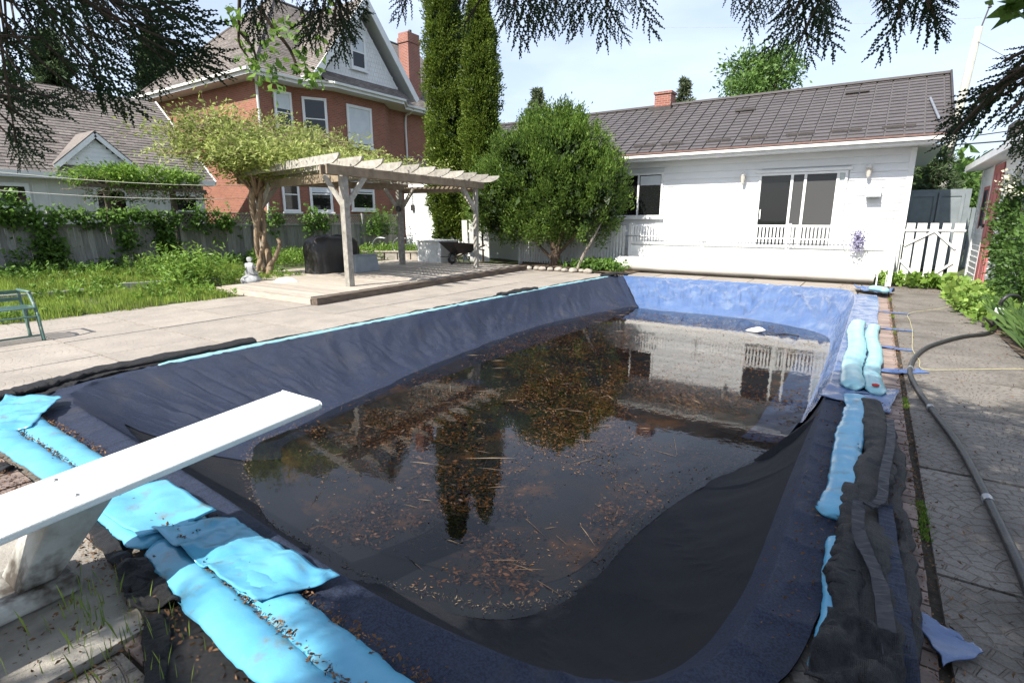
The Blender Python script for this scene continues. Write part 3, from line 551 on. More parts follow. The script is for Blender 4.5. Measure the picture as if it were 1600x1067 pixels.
# black netting bundles
nb = thing('edge_netting', 'bunched black netting with webbing straps along the right pool edge', 'netting', (.2,3.5,0))
def bundle(pts, rad, parent, n=12, seg=110, z=.04, flat=.55, nm='net_fold', m=net_m):
    c = spline(pts, seg); mb = MB(); mb.tube([(p[0]+.02*nz_(i*.3,rad*99), p[1], z) for i, p in enumerate(c)], [rad*(1+.35*nz_(i*.05*160/seg,3,rad*80)+.06*nz_(i*.5,3,rad*80)) for i in range(seg)], n, True, flat)
    mb.V = [(v[0]+.018*nz_(v[0]*8,v[1]*3,1), v[1]+.008*nz_(v[0]*14,v[1]*5,4), max(.008, v[2]+.022*nz_(v[0]*26,v[1]*3,2)+.018*abs(nz_(v[0]*(40 if abs(pts[0][1]-pts[-1][1]) > abs(pts[0][0]-pts[-1][0]) else 5),v[1]*(5 if abs(pts[0][1]-pts[-1][1]) > abs(pts[0][0]-pts[-1][0]) else 40),7)))) for v in mb.V]
    return mb.build(nm, m, parent, smooth=True)
bundle([(.13,5.35),(.17,4.8),(.2,4.2),(.16,3.6),(.15,3.0),(.19,2.4),(.14,1.8)], .10, nb, z=.05)
bundle([(.24,4.9),(.29,4.3),(.27,3.6),(.30,2.9),(.27,2.2),(.24,1.7)], .055, nb)
bundle([(.06,3.5),(.10,3.0),(.08,2.5),(.12,2.1),(.1,1.7)], .07, nb, z=.06)
def ribbon(name, pts, wd, m, parent, seg=60, tilt=.02, z0=0):
    c = spline(pts, seg); V = []; F = []
    for i in range(seg):
        d = c[min(i+1,seg-1)]-c[max(i-1,0)]; l = math.hypot(d[0], d[1]) or 1; nx, ny = -d[1]/l*wd/2, d[0]/l*wd/2; k = tilt*nz_(i*.35, c[0][0]*7); h = .012*abs(nz_(i*.5,3))
        V += [(c[i][0]+nx, c[i][1]+ny, c[i][2]+h+k), (c[i][0]-nx, c[i][1]-ny, c[i][2]+h-k), (c[i][0]-nx, c[i][1]-ny, c[i][2]+h-k-.004), (c[i][0]+nx, c[i][1]+ny, c[i][2]+h+k-.004)]
    for i in range(seg-1):
        for j in range(4): F.append((i*4+j, (i+1)*4+j, (i+1)*4+(j+1)%4, i*4+(j+1)%4))
    return raw(name, V, F, m, parent, origin=None if parent else tuple(c[seg//2]))
webb = mat('black_webbing', (.030,.030,.035), (.05,.05,.055), 30, .6)
ribbon('webbing', [(.27,4.9,.09),(.26,4.3,.12),(.22,3.7,.13),(.20,3.3,.13),(.14,3.15,.14)], .05, webb, nb)
ribbon('webbing', [(.10,3.2,.14),(.11,2.85,.13),(.19,2.5,.12),(.22,2.1,.12),(.26,1.7,.10)], .055, webb, nb)
ribbon('navy_edge', [(.22,3.3,.10),(.24,2.8,.10),(.27,2.3,.08),(.28,1.7,.07)], .07, cover_m, nb)
crump = MB()
cl = cloth('net_fold', [(-.02,1.75),(.27,1.75),(.25,2.12),(.02,2.16)], 30, 24, net_m, lambda u,v,x,y: .14+.05*nz_(x*9,y*9)+.03*abs(nz_(x*22,y*20,1)), parent=nb)
nb2 = thing('edge_netting', 'ragged black netting hem bunched along the far left pool edge', 'netting', (-6.5,7,0))
bundle([(-6.0,1.15),(-6.2,1.5),(-6.5,2.0),(-6.56,3),(-6.55,4.5),(-6.53,6),(-6.52,8),(-6.45,10),(-6.4,12),(-6.3,14.2)], .045, nb2, seg=400, z=.02, flat=.35)
bundle([(-6.35,1.2),(-6.45,1.6),(-6.62,2.1),(-6.62,3.0),(-6.6,3.8)], .09, nb2, seg=110, z=.05)
bundle([(-6.45,9.2),(-6.45,9.9),(-6.42,10.6)], .08, nb2, z=.05); bundle([(-6.3,14.0),(-6.1,14.6),(-5.85,14.7)], .07, nb2, z=.07)
nb3 = thing('edge_netting', 'black netting hem lying on the paving beside the near aqua bags', 'netting', (-2.6,.8,0))
bundle([(-6.05,1.15),(-5.75,.85),(-5.3,.72),(-4.9,.72),(-4.5,.85)], .045, nb3, flat=.3, z=.02)
bundle([(-3.5,.90),(-3.1,.87),(-2.9,.85),(-2.6,.82),(-2.3,.76),(-2.1,.70),(-1.9,.60),(-1.75,.5)], .04, nb3, flat=.35, z=.025)
cloth('net_fold', [(-2.75,.80),(-2.35,.70),(-2.2,.84),(-2.65,.9)], 22, 14, net_m, lambda u,v,x,y: .05+.04*nz_(x*11,y*11)+.02*abs(nz_(x*26,y*20,1)), parent=nb3)
cloth('net_sheet', [(-2.15,.66),(-.3,.3),(-.3,.92),(-2.4,.86)], 60, 24, net_m, lambda u,v,x,y: .022+.02*abs(nz_(x*9,y*9))+.012*nz_(x*22,y*20,1), parent=nb3)
cloth('net_fold', [(-5.95,.82),(-5.5,.72),(-5.4,.86),(-5.9,1.0)], 22, 14, net_m, lambda u,v,x,y: .05+.04*nz_(x*9,y*11), parent=nb3)
# tarp scraps at the corners, straps and rope
cloth('tarp_scrap', [(.31,2.52),(.44,2.45),(.53,2.38),(.40,2.22)], 20, 16, tarp_m, lambda u,v,x,y: .02+.018*nz_(x*9,y*9,5)+.012*u, 'torn flap of blue tarp lying on paving in the lower right corner', 'tarp scrap')
cloth('tarp_corner', [(-.25,5.42),(.28,5.28),(.36,6.0),(-.2,6.0)], 24, 18, tarp_m, lambda u,v,x,y: .045+.02*nz_(x*7,y*7)-.02*(1-v)*u, 'folded near corner of the blue tarp under the red valve bag', 'tarp scrap')
cloth('tarp_scrap', [(-.2,14.4),(.35,13.7),(.5,14.5),(-.3,15.0)], 26, 20, tarp_m, lambda u,v,x,y: .08+.09*nz_(x*5,y*5)+.05*abs(nz_(x*13,y*13,1)), 'crumpled blue tarp heap at the far right pool corner', 'tarp scrap')
bag('water_bag', 'small rolled pale blue bag on the crumpled tarp at the far right corner', [(.05,13.9,.16),(.2,13.7,.17),(.34,13.5,.16)], .09, aqua_pale, G_, flat=.7, seg=20)
for i, (y, l, y2) in enumerate(((11.4,.66,11.42),(9.62,.63,9.68),(8.18,.57,8.18),(6.85,.61,7.1))):
    o = ribbon('tie_strap', [(.16,y-.03,.03),(.3,y,.02),((l+.3)/2,(y+y2)/2,.012),(l,y2,.012)], .10 if i != 3 else .16, strap_m, None, seg=20, tilt=.01)
    tag(o, ('blue tie strap farthest from the camera, on the paving by the tarp','blue tie strap second from the far end, beside the pale water bags','blue tie strap second from the near end, just before the hose bend','wide blue tie strap nearest the camera, passing under the black hose')[i], 'strap', 'blue straps tied to the yellow rope')
rp = MB(); rp.tube(spline([(1.7,13.1,.16),(1.15,12.2,.05),(.66,11.42,.03),(.63,10.5,.012),(.62,9.68,.02),(.59,8.9,.012),(.56,8.18,.02),(.6,7.6,.012),(.61,7.1,.03),(1.0,7.4,.015),(1.5,7.7,.03),(2.4,8.1,.05)], 80), .0038, 6)
tag(rp.build('guy_rope', yellow_rope, origin=(.6,9,0)), 'thin yellow rope joining the blue straps and running into the plants', 'rope')
hs = thing('suction_hose', 'thick black pump hose curving along the right paving', 'hose', (.7,5,0))
HP = spline([(1.62,10.3,.03),(1.45,9.85,.03),(1.2,9.5,.03),(.97,9.04,.03),(.72,8.4,.03),(.57,7.75,.03),(.5,7.2,.03),(.48,6.7,.03),(.52,6.1,.03),(.58,5.55,.03),(.66,4.9,.03),(.70,4.4,.03),(.725,3.8,.03),(.745,3.1,.03),(.735,2.7,.03),(.70,2.1,.03),(.66,1.4,.03)], 160)
h = MB(); h.tube(HP, .024, 12); h.build('hose_pipe', rubber, hs, smooth=True)
for j in (62, 88, 118): c = MB(); c.tube([HP[j], HP[j+1]], .0275, 12); c.build('hose_clamp', metal_g, hs)
# pump
pu = thing('pump', 'black garden pump with looped hose and white tag half hidden in plants', 'pump', (1.72,10.7,0))
m_ = MB(); m_.lathe([(.09,0),(.11,.03),(.11,.14),(.08,.18),(.05,.2),(.05,.26)], (1.72,10.7,.02), 16); m_.box((1.60,10.68,.09),(.16,.10,.12)); m_.build('pump_body', dark_metal, pu, smooth=False, bevel=.006)
m_ = MB(); m_.tube(spline([(1.70,10.62,.24),(1.66,10.5,.42),(1.75,10.55,.52),(1.9,10.8,.46),(2.0,11.0,.2)], 30), .026, 10); m_.build('hose_loop', rubber, pu, smooth=True)
m_ = MB(); m_.box((1.66,10.5,.27),(.11,.05,.12),(0,.1,.5)); m_.build('white_tag', whitepl, pu, bevel=.01)
# floating white bud-like skimmer float
fl = thing('pool_float', 'white teardrop float with dark cord on the far water', 'float', (-1.78,11.49,WZ))
m_ = MB(); pr = [(.004,-.2),(.05,-.12),(.085,-.02),(.095,.06),(.07,.13),(.03,.17),(.02,.2)]; m_.lathe(pr, (0,0,0), 16)
m_.V = [(-1.78-v[2]*-.92+v[0]*.1, 11.49+v[1], WZ+.035+v[0]*.7+v[2]*.1) for v in m_.V]; m_.build('float_body', whitepl, fl, smooth=True)
m_ = MB(); m_.tube(spline([(-1.58,11.49,WZ+.03),(-1.4,11.45,WZ+.02),(-1.2,11.6,WZ+.01),(-1.0,11.5,WZ+.01)], 20), .012, 6); m_.build('cord', wire_m, fl)

# ------------------------------------------------------------ diving board
db = thing('diving_board', 'long white diving board jutting over the near left of the pool', 'diving board', (-2.66,.2,0))
m_ = MB(); X0, X1 = -2.855, -2.475
def brd(y): return .418+.075*y
P = [( .03,0),(.0,.012),(0,.04),(.012,.05),(X1-X0-.012,.05),(X1-X0,.04),(X1-X0,.012),(X1-X0-.03,0)]
ys = [-1.9, -1, 0, 1, 1.765, 1.785]; V = []
for i, y in enumerate(ys):
    for (a, z) in P: V.append((X0+a*(1 if i < 5 else .98), y, brd(y)+z*(1 if i < 5 else .9)+(0 if i < 5 else .003)))
n = 8; F = [(i*n+j, i*n+(j+1)%n, (i+1)*n+(j+1)%n, (i+1)*n+j) for i in range(len(ys)-1) for j in range(n)]+[tuple(range(n)), tuple((len(ys)-1)*n+j for j in range(n))[::-1]]
m_.add(V, F); m_.build('board', board_m, db, bevel=.005)
m_ = MB(); P_ = [(.46,.10),(.60,.10),(.84,.445),(.60,.435)]; m_.add([(x+ (-.10 if z < .2 else 0), y, z) for x in (-2.86,-2.64) for y, z in P_], [(3,2,1,0),(4,5,6,7),(0,1,5,4),(1,2,6,5),(2,3,7,6),(3,0,4,7)]); m_.build('stand', stand_m, db, bevel=.012)
m_ = MB(); m_.bb((-3.02,-1.6,.02),(-2.70,.66,.098)); m_.build('base', stand_m, db, bevel=.015)

for x, y in ((-2.78,.66),(-2.55,.66),(-2.78,-.9),(-2.55,-.9)):
    q = MB(); q.lathe([(.011,0),(.011,.004),(.006,.009)], (x,y,brd(y)+.050), 10); q.build('bolt', metal_g, db)
# ------------------------------------------------------------ bungalow
bg_ = thing('bungalow', 'white clapboard bungalow with brown metal tile roof across the far end', 'house', (-7,18,0))
Y0 = 18.0
w_ = MB(); w_.bb((-14.6,Y0+.05,0),(.55,Y0+.09,3.5)); w_.bb((.55,Y0+.05,0),(.59,25.2,3.5)); w_.poly([(.55,Y0+.05,3.5),(.55,25.2,3.5),(.55,21.4,5.75)], (.03,0,0)); w_.build('wall', vinyl, bg_)
DOOR = (-3.05,-.80,.80,2.91); WIN = (-7.70,-6.02,1.70,3.10)
z = .0; CH = .205; i = 0
while z < 3.45:
    spans = [(-14.6, .56)]
    for (a, b, c, d) in (DOOR, WIN):
        if z+CH > c+.02 and z < d-.02:
            spans = [q for s_ in spans for q in ((s_[0], min(s_[1], a)), (max(s_[0], b), s_[1])) if q[1]-q[0] > .05]
    for a, b in spans: piece('siding_board', vinyl, bg_, ((a+b)/2, Y0+.022, z+CH/2), (round(b-a,2), .020, CH+.010), (-.13,0,0))
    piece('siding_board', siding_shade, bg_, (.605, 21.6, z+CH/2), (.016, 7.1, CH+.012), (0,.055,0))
    z += CH
m_ = MB(); m_.bb((.50,Y0-.012,0),(.63,Y0+.10,3.44)); m_.build('corner_post', white_paint, bg_)
# sliding door
def rectframe(name, x0, x1, z0, z1, y, t, d, m, parent):
    f = MB(); f.bb((x0,y,z0),(x0+t,y+d,z1)); f.bb((x1-t,y,z0),(x1,y+d,z1)); f.bb((x0+t,y,z1-t),(x1-t,y+d,z1)); f.bb((x0+t,y,z0),(x1-t,y+d,z0+t)); return f.build(name, m, parent)
dd = rectframe('sliding_door', -3.10, -.84, .80, 2.93, Y0-.03, .06, .1, white_paint, bg_)
def panel(nm, x0, x1, z0, z1, y, m, p, th=.01): q = MB(); q.bb((x0,y,z0),(x1,y+th,z1)); return q.build(nm, m, p)
panel('door_glass', -3.03, -2.24, .87, 2.87, Y0+.03, glass_d, dd); panel('door_screen', -2.19, -1.10, .87, 2.87, Y0+.02, glass_g, dd); panel('door_blind', -1.03, -.90, .87, 2.87, Y0+.02, curtain, dd)
for x in (-2.215, -1.87, -1.065): q = MB(); q.bb((x-.035,Y0-.02,.86),(x+.035,Y0+.018,2.87)); q.build('door_stile', white_paint, dd)
q = MB(); q.bb((-3.0,Y0-.045,1.62),(-2.97,Y0-.02,1.9)); q.build('door_handle', white_paint, dd)
panel('door_header', -3.2, -.74, 2.94, 3.02, Y0-.05, white_paint, bg_, .08)
window(bg_, (-6.86,Y0+.005,2.40), 1.68, 1.42, (1,0,0), (0,-1,0), .05, .06, white_paint, 'v', 0, True)
panel('blind', -6.80, -6.10, 2.72, 3.02, Y0-.015, blind_m, bg_, .006)
# eaves
q = MB(); q.bb((-15.3,17.36,3.46),(1.0,18.0,3.49)); q.build('soffit', soffit_m, bg_)
q = MB(); q.bb((-15.3,17.32,3.44),(1.22,17.36,3.62)); q.build('fascia', white_paint, bg_)
q = MB(); q.bb((-15.3,17.22,3.52),(1.22,17.318,3.60)); q.build('gutter', trim_m, bg_)
q = MB(); q.bb((-15.3,17.20,3.615),(1.22,17.36,3.66)); q.build('drip_edge', fascia_br, bg_)
RZ = (5.80-3.66)/(21.4-17.25); RV = Vector((0,1,RZ)); RL = math.hypot(21.4-17.25, 5.80-3.66); RN = Vector((0,-RZ,1)).normalized()
q = MB(); q.poly([(-15.3,17.25,3.64),(1.24,17.25,3.64),(1.24,21.4,5.78),(-15.3,21.4,5.78)], (0,0,-.10)); q.build('roof_deck', tile_far, bg_)
q = MB(); q.poly([(-15.3,25.6,3.64),(1.24,25.6,3.64),(1.24,21.4,5.78),(-15.3,21.4,5.78)], (0,0,-.10)); q.build('roof_slope', tile_far, bg_)
roofpieces('roof_tile', (-15.3,17.25,3.66), (1,0,0), RV, RN, 16.54, RL, .41, .262, .034, tile_m, bg_, near=300, m_far=tile_far, stag=False, gap=.022)
q = MB(); q.beam((-15.3,21.4,5.83),(1.26,21.4,5.83),.22,.07); q.build('ridge_cap', tile_far, bg_)
q = MB(); q.beam((1.26,17.2,3.66),(1.26,21.42,5.84),.05,.14); q.build('rake_board', dark_metal, bg_)
q = MB(); q.tube([(.78,19.35,4.83),(.98,17.75,4.02)], .03, 8); q.build('roof_pipe', metal_g, bg_); q = MB(); q.beam((1.21,17.35,3.50),(1.21,21.42,5.62),.04,.18); q.build('bargeboard', white_paint, bg_)
q = MB(); q.poly([(.6,18.0,3.46),(1.19,18.0,3.46),(1.19,25,3.46),(.6,25,3.46)], (0,0,.02)); q.build('gable_soffit', soffit_m, bg_)
for (x, y, l) in ((-4.08,19.95,.62),(-1.0,20.5,.62)):
    z = 3.66+(y-17.25)*RZ; q = MB(); q.beam((x-l/2,y,z+.07),(x+l/2,y,z+.07),.10,.05); q.build('roof_vent', dark_metal, bg_)
for x in (-13.3,-12.1,-8.6,-7.8,-6.6,-5.7,-4.3,-3.3,-2.1,-1.0,.15):
    y = 17.62; z = 3.66+(y-17.25)*RZ; q = MB(); q.beam((x-.36,y,z+.085),(x+.36,y,z+.085),.015,.05); q.beam((x-.3,y,z+.03),(x-.3,y,z+.09),.02,.02,(0,1,0)); q.beam((x+.3,y,z+.03),(x+.3,y,z+.09),.02,.02,(0,1,0)); q.build('snow_guard', dark_metal, bg_)
ch = MB(); ch.bb((-7.62,21.2,5.0),(-7.0,21.75,6.22)); c_ = ch.build('chimney', brick_s, bg_); q = MB(); q.bb((-7.66,21.16,6.22),(-6.96,21.79,6.30)); q.build('chimney_cap', brick_s, c_); q = MB(); q.bb((-7.72,20.95,5.35),(-6.90,21.2,5.74)); q.build('flashing', dark_metal, c_)
# wall lamps and meter box
for x, z, lb in ((-3.54,2.80,'white carriage lamp on bungalow wall between window and sliding door'),(-.36,2.86,'white carriage lamp on bungalow wall above the metal hood')):
    t_ = thing('wall_lamp', lb, 'lamp', (x,Y0,z), 'white carriage lamps on the bungalow')
    q = MB(); q.bb((x-.05,Y0-.02,z-.1),(x+.05,Y0+.02,z+.1)); q.build('back_plate', lampw, t_); q = MB(); q.beam((x,Y0-.02,z+.02),(x,Y0-.12,z+.02),.025,.025); q.build('arm', lampw, t_)
    q = MB(); q.lathe([(.02,-.16),(.035,-.14),(.05,-.12)], (x,Y0-.13,z), 10); q.lathe([(.085,.10),(.07,.14),(.03,.20),(.008,.23)], (x,Y0-.13,z), 10); q.build('lamp_cap', lampw, t_)
    q = MB(); q.lathe([(.045,-.12),(.075,.10)], (x,Y0-.13,z), 10); q.build('lamp_shade', lampg, t_)
t_ = thing('vent_hood', 'grey metal vent hood box on white wall below right lamp', 'vent hood', (-.19,Y0,2.3)); q = MB(); q.poly([(-.35,Y0-.0,2.48),(-.35,Y0-.12,2.46),(-.35,Y0-.24,2.22),(-.35,Y0-.24,2.19),(-.35,Y0,2.19)], (.33,0,0)); q.build('hood', metal_g, t_)
# left annex of the bungalow
an = thing('annex', 'low flat white clapboard annex with dark roof edge behind the pergola', 'annex', (-16.2,18,0))
q = MB(); q.bb((-17.8,18.0,.45),(-14.62,20.5,3.9)); q.build('wall', vinyl, an); z = .5
while z < 3.85: piece('siding_board', vinyl, an, (-16.2,17.98,z+.05), (3.16,.014,.108), (-.14,0,0)); z += .1
q = MB(); q.bb((-17.9,17.7,3.9),(-14.62,20.6,4.02)); q.build('roof', dark_metal, an)
q = MB(); [q.tube(spline([(-17.8+i*.5,17.75,4.05),(-17.55+i*.5,17.7,4.25),(-17.3+i*.5,17.75,4.05)], 8), .02, 5) for i in range(6)]; q.build('heat_cable', wire_m, an)
window(an, (-15.0,17.96,2.3), .8, 1.3, (1,0,0), (0,-1,0), .04, .06, white_paint, 'h', 0)
q = MB(); q.bb((-17.32,17.86,2.0),(-17.18,17.96,2.25)); q.tube([(-17.25,17.92,2.25),(-17.25,17.92,3.2)], .015, 6); q.build('meter', dark_metal, an)
q = MB(); q.bb((-17.7,18.02,0),(-14.6,18.1,.44)); q.build('foundation', pad_m, an)
# raised deck of the bungalow with white railing
rd = thing('raised_deck', 'white raised deck with picket railing along the bungalow', 'deck', (-3,17,0))
for z in (.10,.30,.50,.70): piece('skirt_board', white_paint, rd, (-3.05,16.80,z), (7.1,.02,.195))
q = MB(); q.bb((-6.6,16.82,.78),(.48,17.95,.82)); q.build('deck_floor', white_old, rd)
def picket_row(parent, x0, x1, y, z0, z1, pitch, wd, m, skip=None):
    n = int((x1-x0)/pitch)
    for i in range(n):
        x = x0+(i+.5)*pitch; piece('picket', m, parent, (x, y, (z0+z1)/2), (wd, .018, z1-z0), (0, random.uniform(-.006,.006), 0))
picket_row(rd, -6.55, .25, 16.74, .86, 1.42, .092, .050, white_paint)
for z in (.88, 1.43): q = MB(); q.beam((-6.6,16.765,z),(.35,16.765,z),.03,.06); q.build('rail', white_paint, rd)
for x in (-6.6,-4.3,-2.0,.33): q = MB(); q.bb((x-.045,16.765,0),(x+.045,16.795+.03,1.5)); q.build('post', white_paint, rd)
pf = thing('picket_fence', 'white picket fence running behind the round cedar bush', 'fence', (-9,16.6,0))
picket_row(pf, -10.8, -6.7, 16.64, .10, 1.42, .105, .066, white_old)
for z in (.35, 1.25): q = MB(); q.beam((-10.8,16.67,z),(-6.66,16.67,z),.03,.07); q.build('rail', white_old, pf)
for x in (-10.75,-8.7): q = MB(); q.bb((x-.09,16.675,0),(x+.03,16.76,1.45)); q.build('post', white_old, pf)
# thin pole resting on brackets along the railing
q = MB(); q.tube([(-6.7,16.6,1.10),(-.55,16.6,1.085)], .016, 8); tag(q.build('pool_pole', metal_g, origin=(-3.5,16.6,1.1)), 'long thin aluminium pole hung along the white railing', 'pole')
fw = thing('hanging_basket', 'small purple flowers in a wire loop hanging on white railing', 'hanging flowers', (-.35,16.55,1.1))
q = MB(); q.tube(spline([(-.62,16.6,.75),(-.68,16.6,1.1),(-.5,16.6,1.4),(-.25,16.6,1.42),(-.15,16.6,1.3)], 24), .008, 6); q.build('wire_loop', metal_g, fw)
C3 = np.array([-.36,16.56,1.08])+rng.normal(0,1,(700,3))*np.array([.07,.04,.14]); leaves('flowers', C3, rng.normal(0,1,(700,3)), .045, flower_p, fw, .8, kind='stuff')
rl = thing('cover_reel', 'long white rolled solar cover on a low reel before the deck', 'cover reel', (-3.3,16.3,0))
V = []; seg = 90; n = 24
for i in range(seg+1):
    x = -6.75+6.85*i/seg; rr = .225*(1+.03*nz_(x*1.5,2))
    for j in range(n): a = 2*PI*j/n; V.append((x, 16.32+rr*math.cos(a)*(1+.05*nz_(x*1.2,a)), .25+rr*math.sin(a)*(1+.03*nz_(x*2,a,3))))
raw('rolled_cover', V, [(i*n+j, i*n+(j+1)%n, (i+1)*n+(j+1)%n, (i+1)*n+j) for i in range(seg) for j in range(n)]+[tuple(range(n)), tuple(seg*n+j for j in range(n))[::-1]], roller_m, rl, smooth=True)
for x in (-6.85, .16): q = MB(); q.beam((x,16.1,0),(x,16.32,.3),.03,.04); q.beam((x,16.54,0),(x,16.32,.3),.03,.04); q.build('reel_leg', metal_g, rl)
q = MB(); q.poly([(-6.95,16.05,.0),(-6.85,16.05,.0),(-6.72,16.1,.42),(-6.78,16.1,.42)], (0,.03,0)); q.build('end_board', white_old, rl)
# gate
gt = thing('garden_gate', 'white wooden gate of spaced boards with diagonal braces by the shed', 'gate', (1.05,16.6,0))
q = MB(); q.bb((.34,16.10,0),(.46,16.2,1.47)); q.build('gate_post', white_paint, gt)
for x, y, wd in ((.56,16.62,.045),(.70,16.66,.17),(.92,16.66,.19),(1.16,16.66,.16),(1.39,16.66,.16),(1.64,16.66,.19)): piece('gate_board', white_old, gt, (x,y,.82), (wd,.02,1.40), (0,random.uniform(-.006,.006),0))
for a, b in (((.5,16.64,1.35),(1.76,16.64,1.35)), ((.5,16.64,.22),(1.76,16.64,.22))): q = MB(); q.beam(a,b,.03,.05); q.build('gate_rail', white_old, gt)
for a, b in (((1.18,16.625,1.33),(1.62,16.625,.92)), ((1.16,16.625,1.33),(.62,16.625,.98)), ((.58,16.625,.62),(.95,16.625,.24)), ((1.62,16.625,.60),(1.22,16.625,.24))): q = MB(); q.beam(a,b,.022,.05); q.build('gate_brace', white_old, gt)
# grey shed behind, shed with red door
gs = thing('grey_shed', 'grey double shed doors seen beyond the white gate', 'shed', (1.6,22.5,0))
q = MB(); q.bb((.75,22.52,0),(2.35,24,2.55)); q.build('wall', grey_door, gs)
for a, b in ((.8,1.5),(1.54,2.2)):
    d_ = panel('shed_door', a, b, .1, 2.45, 22.48, grey_door, gs, .035)
    for x0, x1, z0, z1 in ((a,a+.08,.1,2.45),(b-.08,b,.1,2.45),(a+.08,b-.08,2.33,2.45),(a+.08,b-.08,1.3,1.38)): panel('door_batten', x0, x1, z0, z1, 22.455, grey_door, d_, .022)
nf = thing('back_fence', 'low dark green board fence beyond the grey shed doors', 'fence', (3,24,0))
for i in range(12): piece('fence_board', grey_door, nf, (2.5+i*.2,24.2,1.0), (.18,.02,2.0))
sh = thing('red_door_shed', 'white clapboard shed with faded red door at the right edge', 'shed', (2.1,16,0))
q = MB(); q.bb((2.14,12.4,0),(5.0,18.55,2.85)); q.build('wall', vinyl, sh); z = 0
while z < 2.8:
    for a, b in ((12.4,15.62),(16.92,18.55)): piece('siding_board', vinyl, sh, (2.12,(a+b)/2,z+.07), (.016,round(b-a,2),.146), (0,-.13,0))
    z += .14
q = MB(); q.bb((2.085,18.42,0),(2.15,18.6,2.86)); q.build('corner_trim', white_paint, sh); q = MB(); q.bb((2.085,16.86,0),(2.13,16.95,2.86)); q.build('door_casing', white_paint, sh)
d_ = MB(); d_.bb((2.09,15.7,.02),(2.125,16.84,2.80)); d_ = d_.build('door', red_door, sh)
for y0, y1, z0, z1 in ((15.85,16.25,.2,1.0),(16.33,16.7,.2,1.0),(15.85,16.25,1.2,2.6),(16.33,16.7,1.2,2.6)): q = MB(); q.bb((2.078,y0,z0),(2.089,y1,z1)); q.build('door_panel', red_door, d_)
q = MB(); q.bb((2.04,16.72,1.42),(2.09,16.78,1.5)); q.build('door_handle', dark_metal, d_)
q = MB(); q.bb((2.095,17.2,1.45),(2.12,17.8,2.3)); q.build('window', glass_d, sh)
q = MB(); q.bb((2.09,17.12,1.38),(2.115,17.2,2.38)); q.bb((2.09,17.8,1.38),(2.115,17.88,2.38)); q.bb((2.09,17.12,2.3),(2.125,17.88,2.38)); q.build('window_frame', red_door, sh)
q = MB(); q.poly([(1.78,12.0,2.86),(1.78,18.8,2.86),(4.0,18.8,3.75),(4.0,12.0,3.75)], (0,0,.08)); q.build('roof', shingle_m, sh)
q = MB(); q.bb((1.74,12.0,2.82),(1.779,18.8,2.96)); q.build('gutter', white_paint, sh); q = MB(); q.poly([(1.78,12.0,2.82),(1.78,18.8,2.82),(2.13,18.8,2.84),(2.13,12.0,2.84)], (0,0,.015)); q.build('soffit', soffit_m, sh)
q = MB(); q.bb((1.85,13.6,2.98),(2.25,14.3,3.35)); q.build('roof_box', dark_metal, sh)

# ------------------------------------------------------------ brick house
bh = thing('brick_house', 'two storey red brick house with hip roof and white gable bay', 'house', (-24,17,0))
q = MB(); q.poly([(-22,14,0),(-22,15.75,0),(-21.2,17.15,0),(-21.2,20.3,0),(-22,21.4,0),(-22,28,0),(-31.2,28,0),(-31.2,14,0)], (0,0,7.25)); q.build('wall', brick_m, bh)
EZ = 7.42; ev = [(-21.35,13.35),(-21.35,15.6),(-20.55,16.7),(-20.55,21.0),(-21.35,21.9),(-21.35,28.5)]
pl = [(-31.8,28.5)]+[(-31.8,13.35)]+ev
q = MB(); q.poly([(x,y,EZ-.17) for x,y in pl][::-1], (0,0,.04)); q.build('soffit', soffit_m, bh)
q = MB()
full = [(-31.8,13.35)]+ev
for a, b in zip(full[:-1], full[1:]): q.beam((a[0],a[1],EZ-.06),(b[0],b[1],EZ-.06),.06,.22)
q.build('fascia', white_paint, bh)
q = MB()
for a, b in zip(full[:-1], full[1:]):
    d = Vector((b[0]-a[0], b[1]-a[1], 0)).normalized(); nn = Vector((d.y,-d.x,0))*.09
    q.beam(Vector((a[0],a[1],EZ+.01))+nn, Vector((b[0],b[1],EZ+.01))+nn, .11, .10)
q.build('gutter', trim_m, bh)
AP = (-26.55,18.15,12.35)
# hip slopes
q = MB(); s0, s1, r1 = (-31.8,13.35,EZ), (-21.35,13.35,EZ), (-26.55,28.5,12.35)
q.add([s0, s1, AP], [(0,1,2)]); q.add([s1, (-21.35,28.5,EZ), r1, AP], [(0,1,2,3)]); q.add([s0, AP, r1, (-31.8,28.5,EZ)], [(0,1,2,3)]); q.build('roof', shingle_m, bh)
rise = 12.35-EZ; run = 18.15-13.35; sl = math.hypot(run, rise); W1 = 10.45; pk = 5.25
roofpieces('shingle', (-31.8,13.35,EZ), (1,0,0), (0,run,rise), (0,-rise,run), W1, sl, .30, .14, .018, shingle_m, bh, inside=lambda a, b: b/sl*pk < a < W1-b/sl*(W1-pk), jit=.004)
run2 = 5.2; sl2 = math.hypot(run2, rise)
roofpieces('shingle', (-21.35,13.35,EZ), (0,1,0), (-run2,0,rise), (rise,0,run2), 15.1, sl2, .30, .14, .018, shingle_m, bh, inside=lambda a, b: a > b/sl2*4.8, jit=.004)
q = MB(); q.beam(s1, AP, .22, .06); q.beam(s0, AP, .22, .06); q.beam(AP, r1, .22, .06); q.build('ridge_cap', shingle_m, bh)
